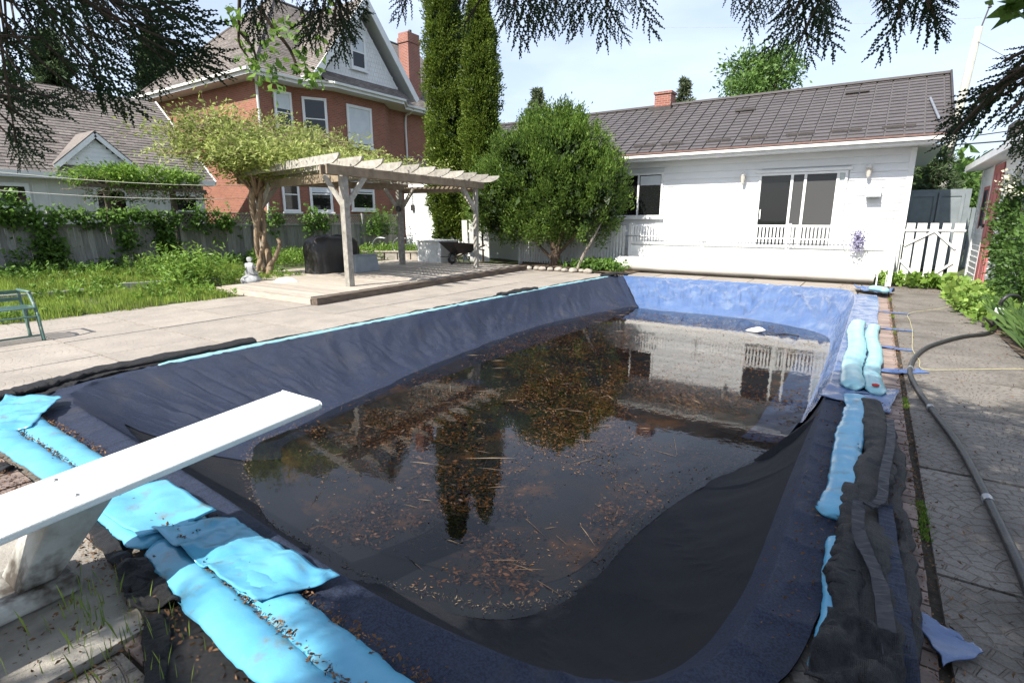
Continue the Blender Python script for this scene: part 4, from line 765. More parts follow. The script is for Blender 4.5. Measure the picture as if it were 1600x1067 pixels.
# gable over the bay
gx = -21.15; GP = (19.0, 11.35); g0, g1 = 16.1, 22.0; gz0 = 7.95
q = MB(); q.poly([(gx,16.75,gz0),(gx,21.35,gz0),(gx,19.0,10.75)], (-.05,0,0)); gw = q.build('gable_wall', white_paint, bh)
def ing(a, b): y = 16.75+a; z = gz0+b; return (z < gz0+(y-16.75)*(2.8/2.25)-.1 and z < gz0+(21.35-y)*(2.8/2.35)-.1)
roofpieces('gable_shingle', (gx+.002,16.75,gz0), (0,1,0), (0,0,1), (1,0,0), 4.6, 2.8, .16, .20, .014, white_paint, gw, inside=ing, jit=.003)
q = MB()
for ya, yb in ((15.95, 19.0), (22.15, 19.0)):
    q.beam((-20.67,ya,7.60),(-20.67,yb,11.36),.05,.30)
q.build('rake_board', white_paint, bh)
for sgn, ya in ((1,15.85),(-1,22.25)):
    a = Vector((-20.7,ya,7.62)); b = Vector((-20.7,19.0,11.45)); d = b-a; l = d.length
    q = MB(); q.poly([a, b, b+Vector((-5.5,0,0)), a+Vector((-2.5,0,0))], (0,0,.06)); q.build('gable_roof', soffit_m, bh)
    nn = Vector((0,-d.z*sgn*1.0,abs(d.y))).normalized()
    roofpieces('shingle', a+Vector((0,0,.07)), (-1,0,0), d, nn, 5.4, l, .3, .14, .018, shingle_m, bh, inside=lambda a_, b_: a_ < 2.5+b_/l*3.0, jit=.004)
q = MB(); q.poly([(-20.55,16.3,EZ+.02),(-20.55,21.5,EZ+.02),(-21.13,21.3,gz0+.05),(-21.13,16.6,gz0+.05)], (0,0,.03)); q.build('pent_roof', shingle_m, bh)
roofpieces('shingle', (-20.55,16.3,EZ+.05), (0,1,0), (-.58,0,.56), (.56,0,.58), 5.2, .8, .3, .14, .018, shingle_m, bh, jit=.004)
q = MB(); q.bb((gx-.02,16.7,gz0-.06),(gx+.03,21.4,gz0+.02)); q.build('gable_trim', white_paint, bh)
window(bh, (gx+.02,18.72,9.20), .90, 1.50, (0,1,0), (1,0,0), .06, .11, white_paint, 'h', .5)
window(bh, (-21.95,15.1,6.1), .85, 1.75, (0,1,0), (1,0,0), .06, .10, white_paint, 'h', .4)
dg = Vector((.8,1.4,0)).normalized(); dn = Vector((dg.y,-dg.x,0)); mid = Vector((-21.6,16.45,6.0))+dn*.02
window(bh, mid, 1.05, 1.8, dg, dn, .06, .11, white_paint, 'h', 0)
window(bh, (-21.18,18.62,5.92), 1.50, 1.85, (0,1,0), (1,0,0), .06, .12, white_paint, None, .97)
window(bh, (-21.95,15.1,2.7), .85, 1.5, (0,1,0), (1,0,0), .06, .10, white_paint, 'h', 0)
window(bh, Vector((-21.6,16.45,2.75))+dn*.02, 1.0, 1.6, dg, dn, .06, .11, white_paint, 'h', .45)
window(bh, (-21.18,18.55,2.85), 1.45, 1.6, (0,1,0), (1,0,0), .06, .12, white_paint, 'h', .45)
q = MB(); q.tube(spline([(-21.28,13.5,7.35),(-21.6,13.75,7.1),(-21.92,13.95,6.85),(-21.93,13.95,6.4),(-21.93,13.95,3),(-21.93,13.95,.2)], 40), .05, 8); q.build('downspout', trim_m, bh)
q = MB(); q.tube(spline([(-21.3,22.5,7.35),(-21.6,22.5,7.15),(-21.93,22.5,6.9),(-21.93,22.5,5),(-21.93,22.5,.2)], 30), .055, 8); q.build('downspout', trim_m, bh)
q = MB(); q.bb((-22.9,23.2,7.0),(-22.2,24.1,10.95)); c_ = q.build('chimney', brick_s, bh); q = MB(); q.bb((-22.95,23.15,10.95),(-22.15,24.15,11.2)); q.bb((-22.9,23.2,11.2),(-22.2,24.1,11.45)); q.build('chimney_cap', brick_s, c_); q = MB(); q.lathe([(.09,0),(.09,.22)], (-22.5,23.7,11.45), 8); q.build('flue', dark_metal, c_)
q = MB(); q.lathe([(.12,0),(.12,.25),(.16,.26),(.1,.34)], (-23.4,22.0,9.55), 10); q.build('roof_vent', metal_g, bh)

# ------------------------------------------------------------ low outbuilding
lb = thing('low_outbuilding', 'low cream board and batten outbuilding with shingled roof left of the brick house', 'outbuilding', (-21,6,0))
q = MB(); q.bb((-25,-3,0),(-20.6,10.6,2.95)); q.build('wall', trim_m, lb)
for i in range(38): piece('batten', trim_m, lb, (-20.585,-2.8+i*.355,1.5), (.022,.05,2.75))
q = MB(); q.bb((-20.6,-3.1,2.78),(-20.2,10.8,2.81)); q.build('soffit', soffit_m, lb)
q = MB(); q.bb((-20.32,-3.1,2.82),(-20.20,10.85,2.96)); q.build('gutter', trim_m, lb)
q = MB(); q.poly([(-20.3,-3.1,2.93),(-20.3,10.9,2.93),(-24,10.9,6.05),(-24,-3.1,6.05)], (0,0,-.08)); q.poly([(-28,-3.1,2.93),(-28,10.9,2.93),(-24.005,10.9,6.05),(-24.005,-3.1,6.05)], (0,0,-.08)); q.build('roof', shingle_m, lb)
roofpieces('shingle', (-20.3,-3.1,2.95), (0,1,0), (-3.7,0,3.12), (3.12,0,3.7), 14.0, math.hypot(3.7,3.12), .32, .15, .022, shingle_m, lb, jit=.005)
q = MB(); q.beam((-20.3,10.92,2.9),(-24,10.92,6.03),.05,.14); q.build('rake_board', white_paint, lb)
# small gablet
q = MB(); q.poly([(-20.55,6.55,3.22),(-20.55,8.35,3.22),(-20.55,7.42,4.05)], (-.04,0,0)); q.build('gablet_wall', vinyl, lb)
for z in (3.25,3.38,3.51,3.64,3.77): 
    a = 6.6+(z-3.22)*1.03; b = 8.3-(z-3.22)*1.08; piece('siding_board', vinyl, lb, (-20.54,(a+b)/2,z+.06), (.012,round(b-a,2),.125), (0,.06,0))
q = MB(); q.beam((-20.40,6.28,3.10),(-20.40,7.42,4.15),.04,.13); q.beam((-20.40,8.56,3.10),(-20.40,7.42,4.15),.04,.13); q.build('rake_board', white_paint, lb)
for ya in (6.25, 8.6):
    a = Vector((-20.38,ya,3.16)); b = Vector((-20.38,7.42,4.24)); q = MB(); q.poly([a, b, b+Vector((-1.45,0,0)), a+Vector((-.3,0,0))], (0,0,.04)); q.build('gablet_roof', shingle_m, lb)
window(lb, (-20.58,4.85,1.95), 1.55, 1.35, (0,1,0), (1,0,0), .05, .10, white_paint, 'h', 0)
window(lb, (-20.58,7.65,1.95), .95, 1.25, (0,1,0), (1,0,0), .05, .09, white_paint, None, 0)
window(lb, (-20.58,9.9,1.9), .9, 1.2, (0,1,0), (1,0,0), .05, .09, white_paint, 'h', 0)

# ------------------------------------------------------------ wooden fence with lattice
fx = -18.0
for bay, (y0, y1, lat, lab) in enumerate(((-2.6,8.2,False,'grey weathered board fence overgrown with ivy at the left'),(8.3,17.9,True,'grey board fence with lattice top behind the pergola'))):
    fe = thing('wooden_fence', lab, 'fence', (fx,(y0+y1)/2,.2))
    y = y0
    while y < y1-.07:
        lean = random.uniform(-.012,.012)+(.035 if 2 < y < 6.5 and not lat else 0); h_ = 1.22+random.uniform(-.015,.015)
        piece('fence_board', grey_wood, fe, (fx+random.uniform(-.006,.006), y+.07, .20+h_/2), (.02, .135, round(h_,2)), (lean, random.uniform(-.01,.01), 0)); y += .141
    for z in (.40, 1.44): q = MB(); q.beam((fx+.03,y0,z),(fx+.03,y1,z),.04,.09); q.build('rail', grey_wood, fe)
    for py in ([y0+.05, 2.2, 5.2, 8.15] if not lat else [8.38, 10.8, 13.2, 15.6, 17.8]): q = MB(); q.bb((fx+.05,py-.05,.1),(fx+.15,py+.05,1.86)); q.build('post', grey_wood, fe)
    if lat:
        q = MB(); z0, z1 = 1.49, 1.76; step = .11
        for i in range(-4, int((y1-y0)/step)):
            for s_ in (-1, 1):
                a = y0+i*step; b = a+(z1-z0); ya, yb = (a, b) if s_ > 0 else (b, a)
                if min(a, b) < y0 or max(a, b) > y1: continue
                q.beam((fx+.01*s_,ya,z0),(fx+.01*s_,yb,z1),.008,.032,up=(1,0,0) if 0 else (0,0,1))
        q.build('lattice', perg_wood, fe)
    q = MB(); q.beam((fx,y0,1.80),(fx,y1,1.80),.10,.05); q.build('cap_rail', grey_wood, fe)

# ------------------------------------------------------------ pergola deck and pergola
dk = thing('garden_deck', 'low weathered wooden deck under the pergola', 'deck', (-11.5,10,0))
dkp = [(-8.78,6.40),(-9.42,14.35),(-15.1,14.6),(-14.6,6.4)]
def dlim(y): f = (y-6.4)/8; return -8.80-.63*f
y = 6.42; 
while y < 14.9:
    x1 = dlim(y)-.16; x0 = -14.5-.05*(y-6.4) if y < 7.4 or y > 9.3 else -14.0
    if y < 8.4: x0 = -12.2 if y < 7.3 else -13.3
    piece('deck_board', deck_wood, dk, ((x0+x1)/2, y+.066, .125+random.uniform(-.003,.003)), (round(x1-x0,1), .132, .03), (0,0,random.uniform(-.002,.002))); y += .14
q = MB(); q.beam((-8.80,6.36,.065),(-9.45,14.95,.065),.16,.15); q.build('edge_timber', dark_wood, dk, bevel=.01)
q = MB(); q.beam((-8.9,6.37,.06),(-12.3,6.37,.06),.05,.11); q.build('edge_board', deck_wood, dk)
q = MB(); q.poly([(-8.9,6.5,.0),(-9.5,14.9,.0),(-14.8,14.9,.0),(-14.2,6.5,.0)], (0,0,.09)); q.build('joists', dark_wood, dk)
pg = thing('pergola', 'weathered wooden pergola with scalloped rafter ends over the deck', 'pergola', (-11.8,10.6,.14))
FL, FR, BR, BL = (-9.71,7.99), (-10.30,13.44), (-13.05,12.96), (-14.06,8.67)
for p, s_ in ((FL,.15),(FR,.12),(BR,.16),(BL,.15)): q = MB(); q.bb((p[0]-s_/2,p[1]-s_/2,.14),(p[0]+s_/2,p[1]+s_/2,2.66)); q.build('post', perg_wood, pg, bevel=.008)
H1 = 2.62
def lerp2(a, b, f): return (a[0]+(b[0]-a[0])*f, a[1]+(b[1]-a[1])*f)
for A, B in ((FL,FR),(BL,BR)):
    a = lerp2(A,B,-.10); b = lerp2(A,B,1.06)
    for off in (-.10,.10): q = MB(); q.beam((a[0]+off,a[1],H1),(b[0]+off,b[1],H1),.04,.19); q.build('beam', beam_wood, pg)
for A, B in ((FL,BL),(FR,BR)):
    q = MB(); q.beam((A[0],A[1]+.1,H1-.10),(B[0],B[1]+.1,H1-.10),.04,.19); q.build('cross_beam', beam_wood, pg)
NR = 11
for i in range(NR):
    f = -.085+1.15*i/(NR-1); a = Vector((*lerp2(FL,FR,f), 0)); b = Vector((*lerp2(BL,BR,f), 0)); d = (a-b).normalized(); a = a+d*.62; b = b-d*.4; z0, z1 = H1+.10, H1+.28
    P = []
    for (s_, z) in ((0,z1),(0,z1-.03),(.07,z1-.10),(.20,z1-.15),(.30,z0)): P.append(a-d*s_+Vector((0,0,z)))
    for (s_, z) in ((.25,z0),(.1,z0+.06),(0,z1-.03),(0,z1)): P.append(b+d*s_+Vector((0,0,z)))
    nn = Vector((d.y,-d.x,0))*.042; q = MB(); q.poly(P, nn); q.build('rafter', perg_wood, pg)
q = MB(); zt = H1+.293; cor = [Vector((*lerp2(FL,FR,.12),zt)), Vector((*lerp2(FL,FR,1.0),zt)), Vector((*lerp2(BL,BR,1.0),zt)), Vector((*lerp2(BL,BR,.12),zt))]
step = .135; Lx = 3.3; Ly = 5.0; o_ = Vector((-13.6,8.2,zt))
for s_ in (-1, 1):
    for i in range(-26, 40):
        x0 = i*step; pts = []
        # diagonal line y = s*(x-x0) clipped to the rectangle
        for x, y in ((0, -x0 if s_ > 0 else x0), (Lx, Lx-x0 if s_ > 0 else x0-Lx)): pts.append([x, y])
        (xa, ya), (xb, yb) = pts
        def clip(x1, y1, x2, y2):
            t0, t1 = 0, 1; dy = y2-y1
            for lim, sg in ((0,1),(Ly,-1)):
                fa = sg*(y1-lim); fb = sg*(y2-lim)
                if fa < 0 and fb < 0: return None
                if fa < 0: t0 = max(t0, fa/(fa-fb))
                if fb < 0: t1 = min(t1, fa/(fa-fb))
            return (t0, t1) if t1-t0 > .02 else None
        c = clip(xa, ya, xb, yb)
        if c:
            A = o_+Vector((xa+(xb-xa)*c[0], ya+(yb-ya)*c[0], .007*s_)); B = o_+Vector((xa+(xb-xa)*c[1], ya+(yb-ya)*c[1], .007*s_)); q.beam(A, B, .036, .01)
q.build('roof_lattice', perg_wood, pg)
for p, dirs in ((FL,((-1,0),(0,1))),(FR,((-.9,0),(0,-1))),(BR,((1,0),(0,-1),(0,1))),(BL,((1,0),(0,1)))):
    for d in dirs: q = MB(); q.beam((p[0]+d[0]*.05,p[1]+d[1]*.05,1.90),(p[0]+d[0]*.62,p[1]+d[1]*.62,2.55),.045,.12); q.build('brace', perg_wood, pg)
q = MB(); q.lathe([(.04,0),(.09,.02),(.09,.12),(.05,.18)], (-13.0,12.84,1.85), 10); q.build('bell', dark_metal, pg)
# covered grill
gr = thing('covered_grill', 'barbecue hidden under a wrinkled black cover on the deck', 'grill', (-12.9,10.0,.14))
V = []; F = []; n = 40; prof = [(0,1.06),(.25,1.05),(.55,1.02),(.8,.97),(.93,.88),(.99,.75),(1,.6),(.98,.4),(.97,.2),(.99,.05),(1.0,.0)]
for k, (r_, z) in enumerate(prof):
    for j in range(n):
        a = 2*PI*j/n; c, s_ = math.cos(a), math.sin(a); e = .5; sx = math.copysign(abs(c)**e, c); sy = math.copysign(abs(s_)**e, s_)
        wr = 1+.05*nz_(a*3.5, z*2, 1)*min(1,k/3)+.035*math.sin(a*13+z*2)*min(1,max(0,k-4)/4)
        V.append((-12.9+sx*.40*r_*wr, 10.05+sy*.80*r_*wr, .14+z*.95*(1+.03*nz_(sx*3,sy*3,2))+(.14*abs(nz_(sx*3.5*r_,sy*4.5*r_,4))+.05*abs(nz_(sx*9*r_,sy*9*r_,4)) if k < 5 else 0)))
F = [(k*n+j, (k+1)*n+j, (k+1)*n+(j+1)%n, k*n+(j+1)%n) for k in range(len(prof)-1) for j in range(n)]
go = raw('cover', V, F, black_vinyl, gr, smooth=True); sb = go.modifiers.new('s', 'SUBSURF'); sb.levels = 1; sb.render_levels = 2
q = MB(); q.bb((-13.2,9.4,.16),(-12.6,10.7,.8)); q.build('grill_body', dark_metal, gr)
gb = thing('storage_box', 'grey plastic box tapering upward beside the covered grill', 'box', (-12.2,10.45,.14))
q = MB(); q.add([(-12.45,10.1,.14),(-12.0,10.1,.14),(-12.0,11.0,.14),(-12.45,11.0,.14),(-12.40,10.15,.60),(-12.05,10.15,.60),(-12.05,10.95,.60),(-12.40,10.95,.60)], [(3,2,1,0),(4,5,6,7),(0,1,5,4),(1,2,6,5),(2,3,7,6),(3,0,4,7)]); q.build('tub', grey_plastic, gb, bevel=.015)
q = MB(); q.bb((-12.42,10.13,.603),(-12.03,10.97,.63)); q.build('lid', grey_plastic, gb, bevel=.008)
# white lattice-shadowed cabinet and wheelbarrow
wc = thing('deck_cabinet', 'white boxy cabinet behind the wheelbarrow on the deck', 'cabinet', (-13.0,14.75,.14))
q = MB(); q.bb((-13.55,14.25,.14),(-12.45,15.1,.86)); q.build('body', white_old, wc); q = MB(); q.bb((-13.6,14.2,.863),(-12.4,15.15,.90)); q.build('lid', white_old, wc)
for x in (-13.51,-12.49): q = MB(); q.bb((x-.035,14.225,.14),(x+.035,14.247,.86)); q.build('stile', white_paint, wc)
wb = thing('wheelbarrow', 'old black wheelbarrow with one spoked wheel parked on the deck', 'wheelbarrow', (-11.7,14.2,.14))
V = []; 
wx, wy = -11.75, 14.0   # wheel at near-left, handles to the right (+Y)
def wbp(s_, t_, z): return (wx+.25*s_*.0+t_, wy+s_, .14+z)     # s along barrow (+Y), t across
top = [wbp(-.30,-.30,.74), wbp(-.30,.30,.74), wbp(1.05,.36,.62), wbp(1.05,-.36,.62)]; bot = [wbp(.15,-.17,.36), wbp(.15,.17,.36), wbp(.75,.20,.36), wbp(.75,-.20,.36)]
q = MB(); q.add(top+bot, [(4,5,6,7),(0,1,5,4),(1,2,6,5),(2,3,7,6),(3,0,4,7)]); tr_ = q.build('tray', dark_metal, wb); sm = tr_.modifiers.new('t','SOLIDIFY'); sm.thickness = .015
q = MB(); q.tube(top+[top[0]], .016, 6); q.build('rim', dark_metal, wb)
q = MB(); 
for j in range(24):
    pass
ring = [(wx, wy-.02+.155*math.cos(2*PI*j/20), .14+.20+.155*math.sin(2*PI*j/20)) for j in range(21)]
q.tube(ring, .045, 8, False); wh = q.build('wheel', rubber, wb, smooth=True)
q = MB(); q.tube([(wx-.03,wy-.02,.34),(wx+.03,wy-.02,.34)], .11, 16); q.build('hub', metal_g, wh)
for t_ in (-.2,.2): q = MB(); q.beam((wx+t_*.4,wy-.05,.34),(wx+t_*1.3,wy+1.5,.72),.04,.045); q.build('handle', dark_wood, wb)
for t_ in (-.2,.2): q = MB(); q.tube([wbp(.35,t_,.34),wbp(.70,t_*1.2,.0),wbp(.90,t_*1.2,.0),wbp(.95,t_,.45)], .014, 6); q.build('leg', dark_metal, wb)
q = MB(); q.tube([wbp(-.25,-.1,.25),wbp(-.48,-.12,.28),wbp(-.48,.12,.28),wbp(-.25,.1,.25)], .012, 6); q.build('nose_guard', dark_metal, wb)
# open gate leaf of wide white boards
og = thing('open_gate', 'open white gate leaf of three wide boards beside the annex', 'gate', (-11.6,15.6,.1))
for i in range(4): piece('gate_board', white_old, og, (-12.35+i*.215,15.45+i*.14,.86), (.19,.02,1.45+.04*(i%2)), (0,-.02,.58))
q = MB(); q.beam((-12.45,15.42,.6),(-11.65,15.93,.6),.02,.08); q.beam((-12.45,15.42,1.2),(-11.65,15.93,1.2),.02,.08); q.build('rail', white_old, og); q = MB(); q.beam((-12.1,15.5,.72),(-11.8,15.6,.76),.02,.03); q.build('latch', dark_metal, og)
# stone planter wall behind and two steel hoops
pw = thing('stone_planter', 'low stone block planter wall behind the pergola post', 'planter', (-15.5,14.7,.1))
for i in range(6):
    piece('stone_block', rock_m, pw, (-16.0+i*.44, 14.0+i*.24, .25), (.45,.22,.30), (0,0,.5+random.uniform(-.04,.04)))
q = MB(); q.beam((-16.2,13.9,.43),(-13.5,15.38,.43),.30,.05); q.build('cap', deck_wood, pw)
for i, (x, y, lb_) in enumerate(((-16.1,14.6,'curved steel hoop standing left behind the stone planter'),(-15.35,14.95,'curved steel hoop standing right behind the stone planter'))):
    q = MB(); q.tube(spline([(x+.45,y+.1,.9),(x+.15,y,.92),(x-.12,y,.75),(x-.14,y,.5),(x+.1,y,.28),(x+.25,y,.1)], 26), .025, 8); tag(q.build('steel_hoop', metal_g, smooth=True, origin=(x,y,.1)), lb_, 'hoop', 'steel hoops behind the planter')
# bench
bn = thing('garden_bench', 'green painted metal garden bench end at the left edge', 'bench', (-9.6,2.0,0))
for y in (2.38, .9):
    q = MB(); q.tube(spline([(-9.82,y,.0),(-9.78,y,.2),(-9.70,y,.40),(-9.50,y,.44),(-9.30,y,.36),(-9.26,y,.18),(-9.22,y,.0)], 30), .016, 8); q.tube(spline([(-9.78,y,.0),(-9.86,y,.35),(-9.93,y,.58),(-9.94,y,.66)], 16), .020, 8); q.tube(spline([(-9.25,y,.0),(-9.30,y,.25),(-9.36,y,.45),(-9.46,y,.58),(-9.5,y,.64)], 20), .022, 8); q.tube([(-9.93,y,.64),(-9.45,y,.645)], .02, 8); q.build('end_frame', green_metal, bn, smooth=True)
for i in range(6): q = MB(); q.beam((-9.74+i*.08,.9,.44),(-9.74+i*.08,2.38,.44),.045,.012); q.build('slat', green_metal, bn)
for i in range(2): q = MB(); q.beam((-9.90-i*.02,.9,.52+i*.10),(-9.90-i*.02,2.38,.52+i*.10),.012,.045); q.build('slat', green_metal, bn)
q = MB(); q.tube([(-9.3,.9,.33),(-9.3,2.38,.33)], .014, 6); q.tube([(-9.25,.9,.08),(-9.25,2.38,.08)], .012, 6); q.build('stretcher', green_metal, bn)
# statue: small seated child figure, one continuous skin
st = thing('garden_statue', 'small grey stone statue of a seated child reading on a rock', 'statue', (-12.5,7.3,.0))
sv = [(0,0,.30),(0,.01,.40),(0,.015,.50),(0,.03,.57),(0,.05,.64),(0,.055,.71), (.09,.02,.30),(.10,.17,.33),(.09,.19,.16),(.09,.24,.13), (-.09,.02,.30),(-.10,.17,.31),(-.09,.17,.15),(-.09,.22,.12), (.095,.02,.53),(.12,.07,.43),(.05,.17,.41), (-.095,.02,.53),(-.12,.07,.43),(-.04,.17,.41)]
se = [(0,1),(1,2),(2,3),(3,4),(4,5),(0,6),(6,7),(7,8),(8,9),(0,10),(10,11),(11,12),(12,13),(2,14),(14,15),(15,16),(2,17),(17,18),(18,19)]
sr = [.095,.085,.082,.038,.078,.07,.07,.055,.042,.035,.07,.055,.042,.035,.042,.034,.028,.042,.034,.028]
me = bpy.data.meshes.new('figure'); me.from_pydata([(x*.95-y*.6, y*.8+x*.3, z*1.0+.02) for x, y, z in sv], se, []); fo = link('figure', me, stone_m, st)
md = fo.modifiers.new('skin', 'SKIN'); md.use_smooth_shade = True; ss = fo.modifiers.new('sub', 'SUBSURF'); ss.levels = 1; ss.render_levels = 2
for i, r_ in enumerate(sr): me.skin_vertices[0].data[i].radius = (r_, r_)
me.skin_vertices[0].data[0].use_root = True
def rock(name, c, r_, m, parent=None, seed=0, flat=.7, label=None, cat=None, group=None):
    bm = bmesh.new(); bmesh.ops.create_icosphere(bm, subdivisions=3, radius=1); V = [v.co.copy() for v in bm.verts]; F = [tuple(v.index for v in f.verts) for f in bm.faces]; bm.free()
    V = [Vector((v.x*r_*(1+.25*nz_(v.x*1.3+seed,v.y*1.3,v.z)), v.y*r_*(1+.25*nz_(v.x*1.3,v.y*1.3+seed,v.z)), v.z*r_*flat*(1+.2*nz_(v.x*2,v.y*2,seed))))+Vector(c) for v in V]
    o = raw(name, V, F, m, parent, smooth=True, origin=None if parent else c)
    if label: tag(o, label, cat, group)
    return o
rock('rock_base', (-12.52,7.32,.14), .23, stone_m, st, 2, .75)
q = MB(); q.box((-12.62,7.45,.45),(.16,.11,.015),(.5,.2,.6)); q.build('open_book', stone_m, st)
rock('white_rock', (-11.75,7.75,.06), .33, mat('white_painted_rock', (.72,.71,.68), (.55,.54,.5), 6, .9, .5, 20), None, 5, .55, 'white painted rock at the foot of the wisteria', 'rock')
for i in range(9):
    x = -9.35+i*.27; rock('edging_stone', (x, 15.02+.06*math.sin(i*2.1), .06), .12+.025*math.sin(i*3.3), rock_m, None, i, .6, ('leftmost','second','third','fourth','middle','sixth','third from last','second from last','rightmost')[i]+' of the nine beige edging stones in front of the round cedar bush', 'stone', 'edging stones round the cedar bush')
tm = MB(); tm.beam((-13.8,1.5,.16),(-13.6,4.3,.14),.10,.10); tag(tm.build('landscape_timber', grey_wood, origin=(-13.7,3,.1)), 'left grey landscape timber half buried in the grass', 'timber', 'landscape timbers in the lawn')
tm = MB(); tm.beam((-13.9,5.0,.16),(-13.4,7.0,.14),.10,.12); tag(tm.build('landscape_timber', grey_wood, origin=(-13.7,6,.1)), 'right grey landscape timber in the weeds near the statue', 'timber', 'landscape timbers in the lawn')
# clothes lines
for a, b, lb_ in (((-15,3.0,2.53),(-14.02,8.6,2.44),'upper pale clothesline stretched from the left to the pergola'),((-15,3.0,2.17),(-14.02,8.6,2.12),'lower pale clothesline stretched from the left to the pergola')):
    q = MB(); pts = [Vector(a).lerp(Vector(b), i/12)-Vector((0,0,.10*math.sin(PI*i/12)))+Vector((0,0,.05)) for i in range(13)]; q.tube(pts, .007, 5); tag(q.build('clothesline', cord_m, origin=a), lb_, 'clothesline', 'clotheslines above the wooden fence')

# ------------------------------------------------------------ vegetation
def limb(mb, pts, r0, r1, seg=14, n=8):
    c = spline(pts, seg); mb.tube(c, [r0+(r1-r0)*i/(seg-1) for i in range(seg)], n)
def arborvitae(name, label, x, y, H, rmax, seed, low=1.0):
    t = thing(name, label, 'tree', (x,y,0), 'tall columnar cedars behind the pergola'); r = np.random.default_rng(seed)
    q = MB(); limb(q, [(x,y,0),(x+.03,y,H*.5),(x,y,H*.96)], .11, .02); q.build('trunk', bark, t)
    n = int(H*175); zz = low+(H-low)*r.random(n)**1.05; f = (zz-low)/(H-low)
    pr = rmax*np.minimum(1, .72+f*2.0)*np.where(f > .5, 1-(np.maximum(f-.5,0)/.5)**2.6*.9, 1-.08*np.minimum(1,f*2)); a = r.uniform(0, 2*PI, n)
    wob = np.array([1+.36*noise.noise(Vector((math.cos(a[i])*1.4, math.sin(a[i])*1.4, zz[i]*1.15+seed)))+.22*noise.noise(Vector((math.cos(a[i])*3.5, math.sin(a[i])*3.5, zz[i]*3.4+seed))) for i in range(n)])
    rr = pr*wob*(.78+.26*r.random(n)**2); C0 = np.column_stack([x+np.cos(a)*rr, y+np.sin(a)*rr, zz]); per = 36
    P = np.repeat(C0, per, 0)+r.normal(0,1,(n*per,3))*np.array([.062,.062,.10]); O = np.repeat(np.column_stack([np.cos(a),np.sin(a),np.full(n,.75)]), per, 0)
    leaves('foliage', P, O, .085, leaf_arb, t, .42, jit=.45)
    n2 = 9000; zz = low+(H*.93-low)*r.random(n2); a = r.uniform(0,2*PI,n2); f = (zz-low)/(H-low); rr = rmax*np.where(f > .5, 1-(np.maximum(f-.5,0)/.5)**2.6*.9, 1-.08*np.minimum(1,f*2))*.66*np.sqrt(r.random(n2))
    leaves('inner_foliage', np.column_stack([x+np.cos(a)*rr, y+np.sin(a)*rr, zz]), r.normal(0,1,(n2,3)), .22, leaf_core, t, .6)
    return t
arborvitae('arborvitae', 'taller tall narrow cedar on the left behind the pergola', -13.78, 16.3, 10.9, .77, 3, .9)
arborvitae('arborvitae', 'slightly shorter narrow cedar on the right next to the round bush', -12.38, 16.5, 9.6, .66, 8, 1.2)
cb_ = thing('cedar_bush', 'big rounded cedar bush with a forked trunk before the bungalow', 'tree', (-8.75,15.8,.1))
q = MB(); bx, by = -8.85, 15.8
limb(q, [(bx,by,0),(bx+.02,by,.4),(bx-.25,by+.1,1.2),(bx-.9,by,2.6)], .17, .04); limb(q, [(bx+.1,by,0),(bx+.15,by,.7),(bx+.35,by,1.6),(bx+.4,by,3.4)], .13, .04); limb(q, [(bx,by,.3),(bx+.9,by-.1,1.2),(bx+2.0,by,2.3)], .06, .02); limb(q, [(bx,by,.25),(bx-.7,by+.1,.8),(bx-1.6,by,1.7)], .06, .02); q.build('trunk', bark, cb_)
q = MB(); limb(q, [(-7.75,15.35,.0),(-7.6,15.4,.45),(-7.3,15.45,1.0),(-7.1,15.6,1.5)], .07, .02); q.build('side_stem', mat('grey_stem', (.30,.26,.22), (.2,.17,.14), 9, .9), cb_)
Ps, Ds = [], []
r = np.random.default_rng(21)
lobes = [((-8.9,15.8,2.75),(2.35,1.75,1.75),560),((-8.5,15.8,3.9),(1.2,1.05,1.15),230),((-10.35,15.6,2.2),(1.5,1.3,1.35),250),((-7.4,15.7,2.35),(1.45,1.3,1.35),260),((-9.4,15.6,3.4),(1.2,1.1,1.1),180),((-8.0,15.5,3.3),(1.2,1.1,1.2),180),((-8.9,15.4,1.7),(1.3,1.0,.8),120),((-8.2,15.8,4.5),(.7,.6,.6),80),((-9.3,15.8,4.1),(.7,.6,.7),80),((-7.4,15.8,3.7),(.8,.7,.7),90),((-10.0,15.7,3.3),(1.0,.9,.9),150),((-6.9,15.6,2.6),(.8,.8,.9),90)]
for i, (c, rd_, n) in enumerate(lobes):
    c = (c[0]-.32, c[1], c[2]); rd_ = (rd_[0]*.96, rd_[1], rd_[2]); P, D = clumpy(c, rd_, int(n*.85), 52, .085, .80, 1.5, low=.85, wob=.24, seed=i+30); D[:,2] += 1.1; Ps.append(P); Ds.append(D)
leaves('foliage', np.vstack(Ps), np.vstack(Ds), .085, leaf_cedar, cb_, .42, jit=.45)
P = np.vstack([np.array(c)+np.array([-.32,0,0])+unit(r.normal(0,1,(1900,3)))*np.cbrt(r.random((1900,1)))*np.array(rd_)*.76 for c, rd_, n in lobes[:6]]); P = P[P[:,2] > 1.25]
leaves('inner_foliage', P, r.normal(0,1,P.shape), .24, leaf_core, cb_, .6)
